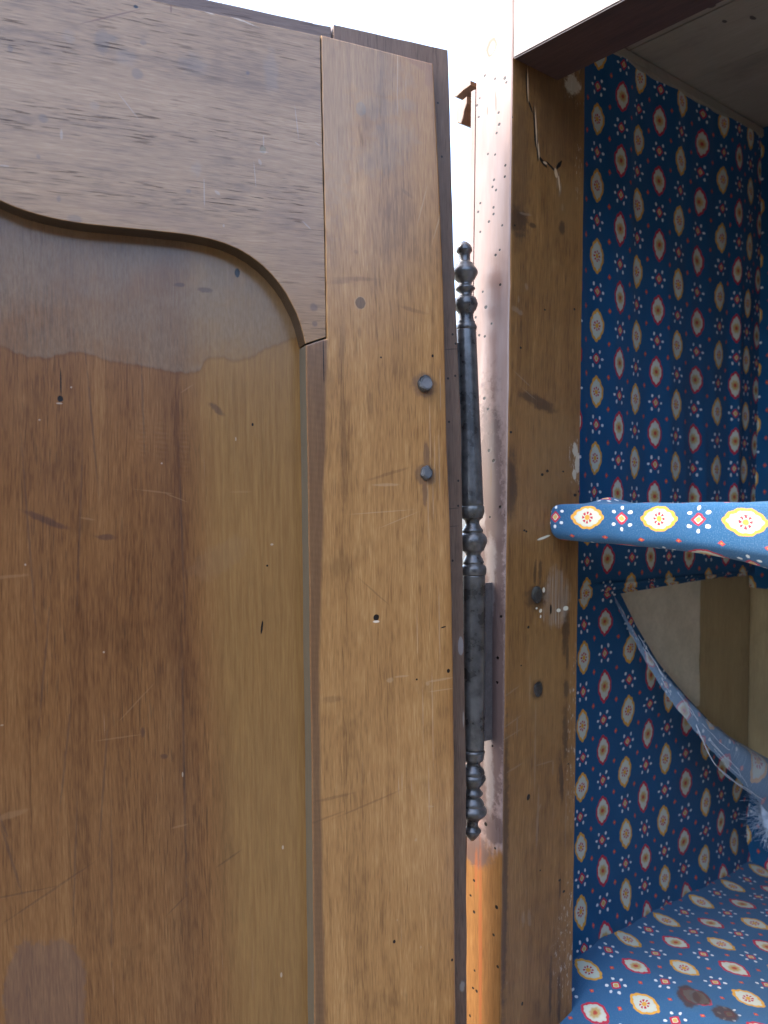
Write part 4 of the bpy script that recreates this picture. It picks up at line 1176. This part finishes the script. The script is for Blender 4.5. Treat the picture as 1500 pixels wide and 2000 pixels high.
for du in ST:
    u = U_L + du
    zt = interp([ztl.x, ztr.x], [ztl.z, ztr.z], min(u, 0.45)); zb = interp(bu, bz, min(u, 0.36)); zs = min(interp(su, sz_, min(u, 0.36)), zb - 0.0012)
    # rounded left end
    e = math.sqrt(max(0.0, 1 - (1 - min(1, du / 0.011)) ** 2))
    zc = (zt + zb) / 2 - 0.002
    zt2 = zc + (zt - zc) * (0.35 + 0.65 * e); zb2 = zc + (zb - zc) * (0.55 + 0.45 * e); zs2 = zc + (zs - zc) * (0.55 + 0.45 * e)
    wf = WS + (1 - e) * 0.009
    lump = math.exp(-((u - sh(1147, 970).x) / 0.008) ** 2) * 0.0062
    puff = mnoise.noise(Vector((u * 34, 0, 2))) * 0.0014
    zt2 += mnoise.noise(Vector((u * 45, 3, 2))) * 0.0007; zb2 += mnoise.noise(Vector((u * 50, 7, 2))) * 0.0008
    prof = [(WB - 0.006, zt2 - 0.004), (0.20, zt2 - 0.003), (0.11, zt2 - 0.0015), (0.082, zt2 + lump * 0.6), (0.072, zt2 + lump), (0.062, zt2 + lump * 0.55), (0.052 + (wf - WS), zt2),
            (0.0478 + (wf - WS), zt2 - 0.0004), (wf + 0.0003, zt2 - 0.0024), (wf - 0.0002 - puff, zt2 - 0.0075), (wf - 0.0008 - puff, (zt2 + zb2) / 2), (wf - 0.0004 - puff, zb2 + 0.0065), (wf + 0.0010, zb2 + 0.0030),
            (wf + 0.0035, zb2 + 0.0006), (wf + 0.0075, zb2 - 0.0010 + (zs2 - zb2) * 0.45), (wf + 0.016, zs2), (wf + 0.030, zs2 + 0.0015), (wf + 0.07, zs2 + 0.004), (0.22, zb2 - 0.002), (WB - 0.006, zb2 - 0.001)]
    arc = 0.0; arcs = []
    for q, p in enumerate(prof):
        if q: arc += math.hypot(p[0] - prof[q - 1][0], p[1] - prof[q - 1][1])
        arcs.append(arc)
    ref = arcs[10]
    ring = []
    for p, a in zip(prof, arcs):
        v = bm.verts.new((u, p[0], p[1])); UVD[v] = ((a - ref) / 0.0290 + 0.15, interp(vu, [-1, 0, 1, 2, 3, 4], u)); ring.append(v)
    RG.append(ring)
for A_, B_ in zip(RG, RG[1:]):
    for q in range(len(A_)):
        q2 = (q + 1) % len(A_)
        f = bm.faces.new((A_[q], B_[q], B_[q2], A_[q2]))
        for l in f.loops: l[uvl].uv = UVD[l.vert]
f = bm.faces.new(RG[0]); 
for l in f.loops: l[uvl].uv = UVD[l.vert]
bm.faces.new(RG[-1][::-1])
bmesh.ops.recalc_face_normals(bm, faces=bm.faces)
shelf = link('shelf', bm, FAB_SHELF, None, None, smooth=True)
shelf.matrix_world = CABF
sub = shelf.modifiers.new('subdivision', 'SUBSURF'); sub.levels = 1; sub.render_levels = 2
tag(shelf, 'padded shelf wrapped in bright blue cotton with yellow medallions, between wall lining and post', 'shelf')

# ------------------------------------------------------------------ ground: unseen, added and kept dark to cut bounced light
bm = bmesh.new()
bmesh.ops.create_grid(bm, x_segments=2, y_segments=2, size=400)
g = link('ground', bm, GROUND); tag(g, kind='structure'); g['label'] = 'unseen dark ground added to shade the armoire from below'

# unseen wall added behind the camera to block low sky light
yw = link('shade_wall', boxbm((-3.2, -5.0, 0.0), (14, -4.6, 3.3)), plain('shade_wall_dark', (0.020, 0.019, 0.018), (0.040, 0.037, 0.033), 3, rough=0.9), None)
tag(yw, 'unseen dark wall added to keep low light off the open armoire', 'wall')

# ------------------------------------------------------------------ light
world = bpy.data.worlds.new('World'); SC.world = world; world.use_nodes = True
nt = world.node_tree; bgn = nt.nodes['Background']
sky = nt.nodes.new('ShaderNodeTexSky'); sky.sky_type = 'NISHITA'; sky.sun_disc = False
SUN_EL = math.radians(50); SUN_DIR = Vector((-math.cos(math.radians(4)), -math.sin(math.radians(4)), 0)).normalized()
SUN_AZ = math.atan2(SUN_DIR.x, SUN_DIR.y)
sky.sun_elevation = SUN_EL; sky.sun_rotation = SUN_AZ
sky.air_density = 0.85; sky.dust_density = 3.0; sky.ozone_density = 0.3; sky.altitude = 100
nt.links.new(sky.outputs[0], bgn.inputs['Color']); bgn.inputs['Strength'].default_value = 0.12
sd = bpy.data.lights.new('sun', 'SUN'); sd.energy = 0.8; sd.angle = math.radians(24); sd.color = (1.0, 0.97, 0.92)
so = bpy.data.objects.new('sun', sd); COL.objects.link(so)
D = Vector((SUN_DIR.x * math.cos(SUN_EL), SUN_DIR.y * math.cos(SUN_EL), math.sin(SUN_EL)))
so.rotation_euler = (-D).to_track_quat('-Z', 'Y').to_euler(); so.location = D * 5 + Vector((0, 0, EYE))

SC.view_settings.view_transform = 'Standard'; SC.view_settings.look = 'None'
SC.view_settings.exposure = 3.4; SC.view_settings.gamma = 1.0
SC.view_settings.use_curve_mapping = False
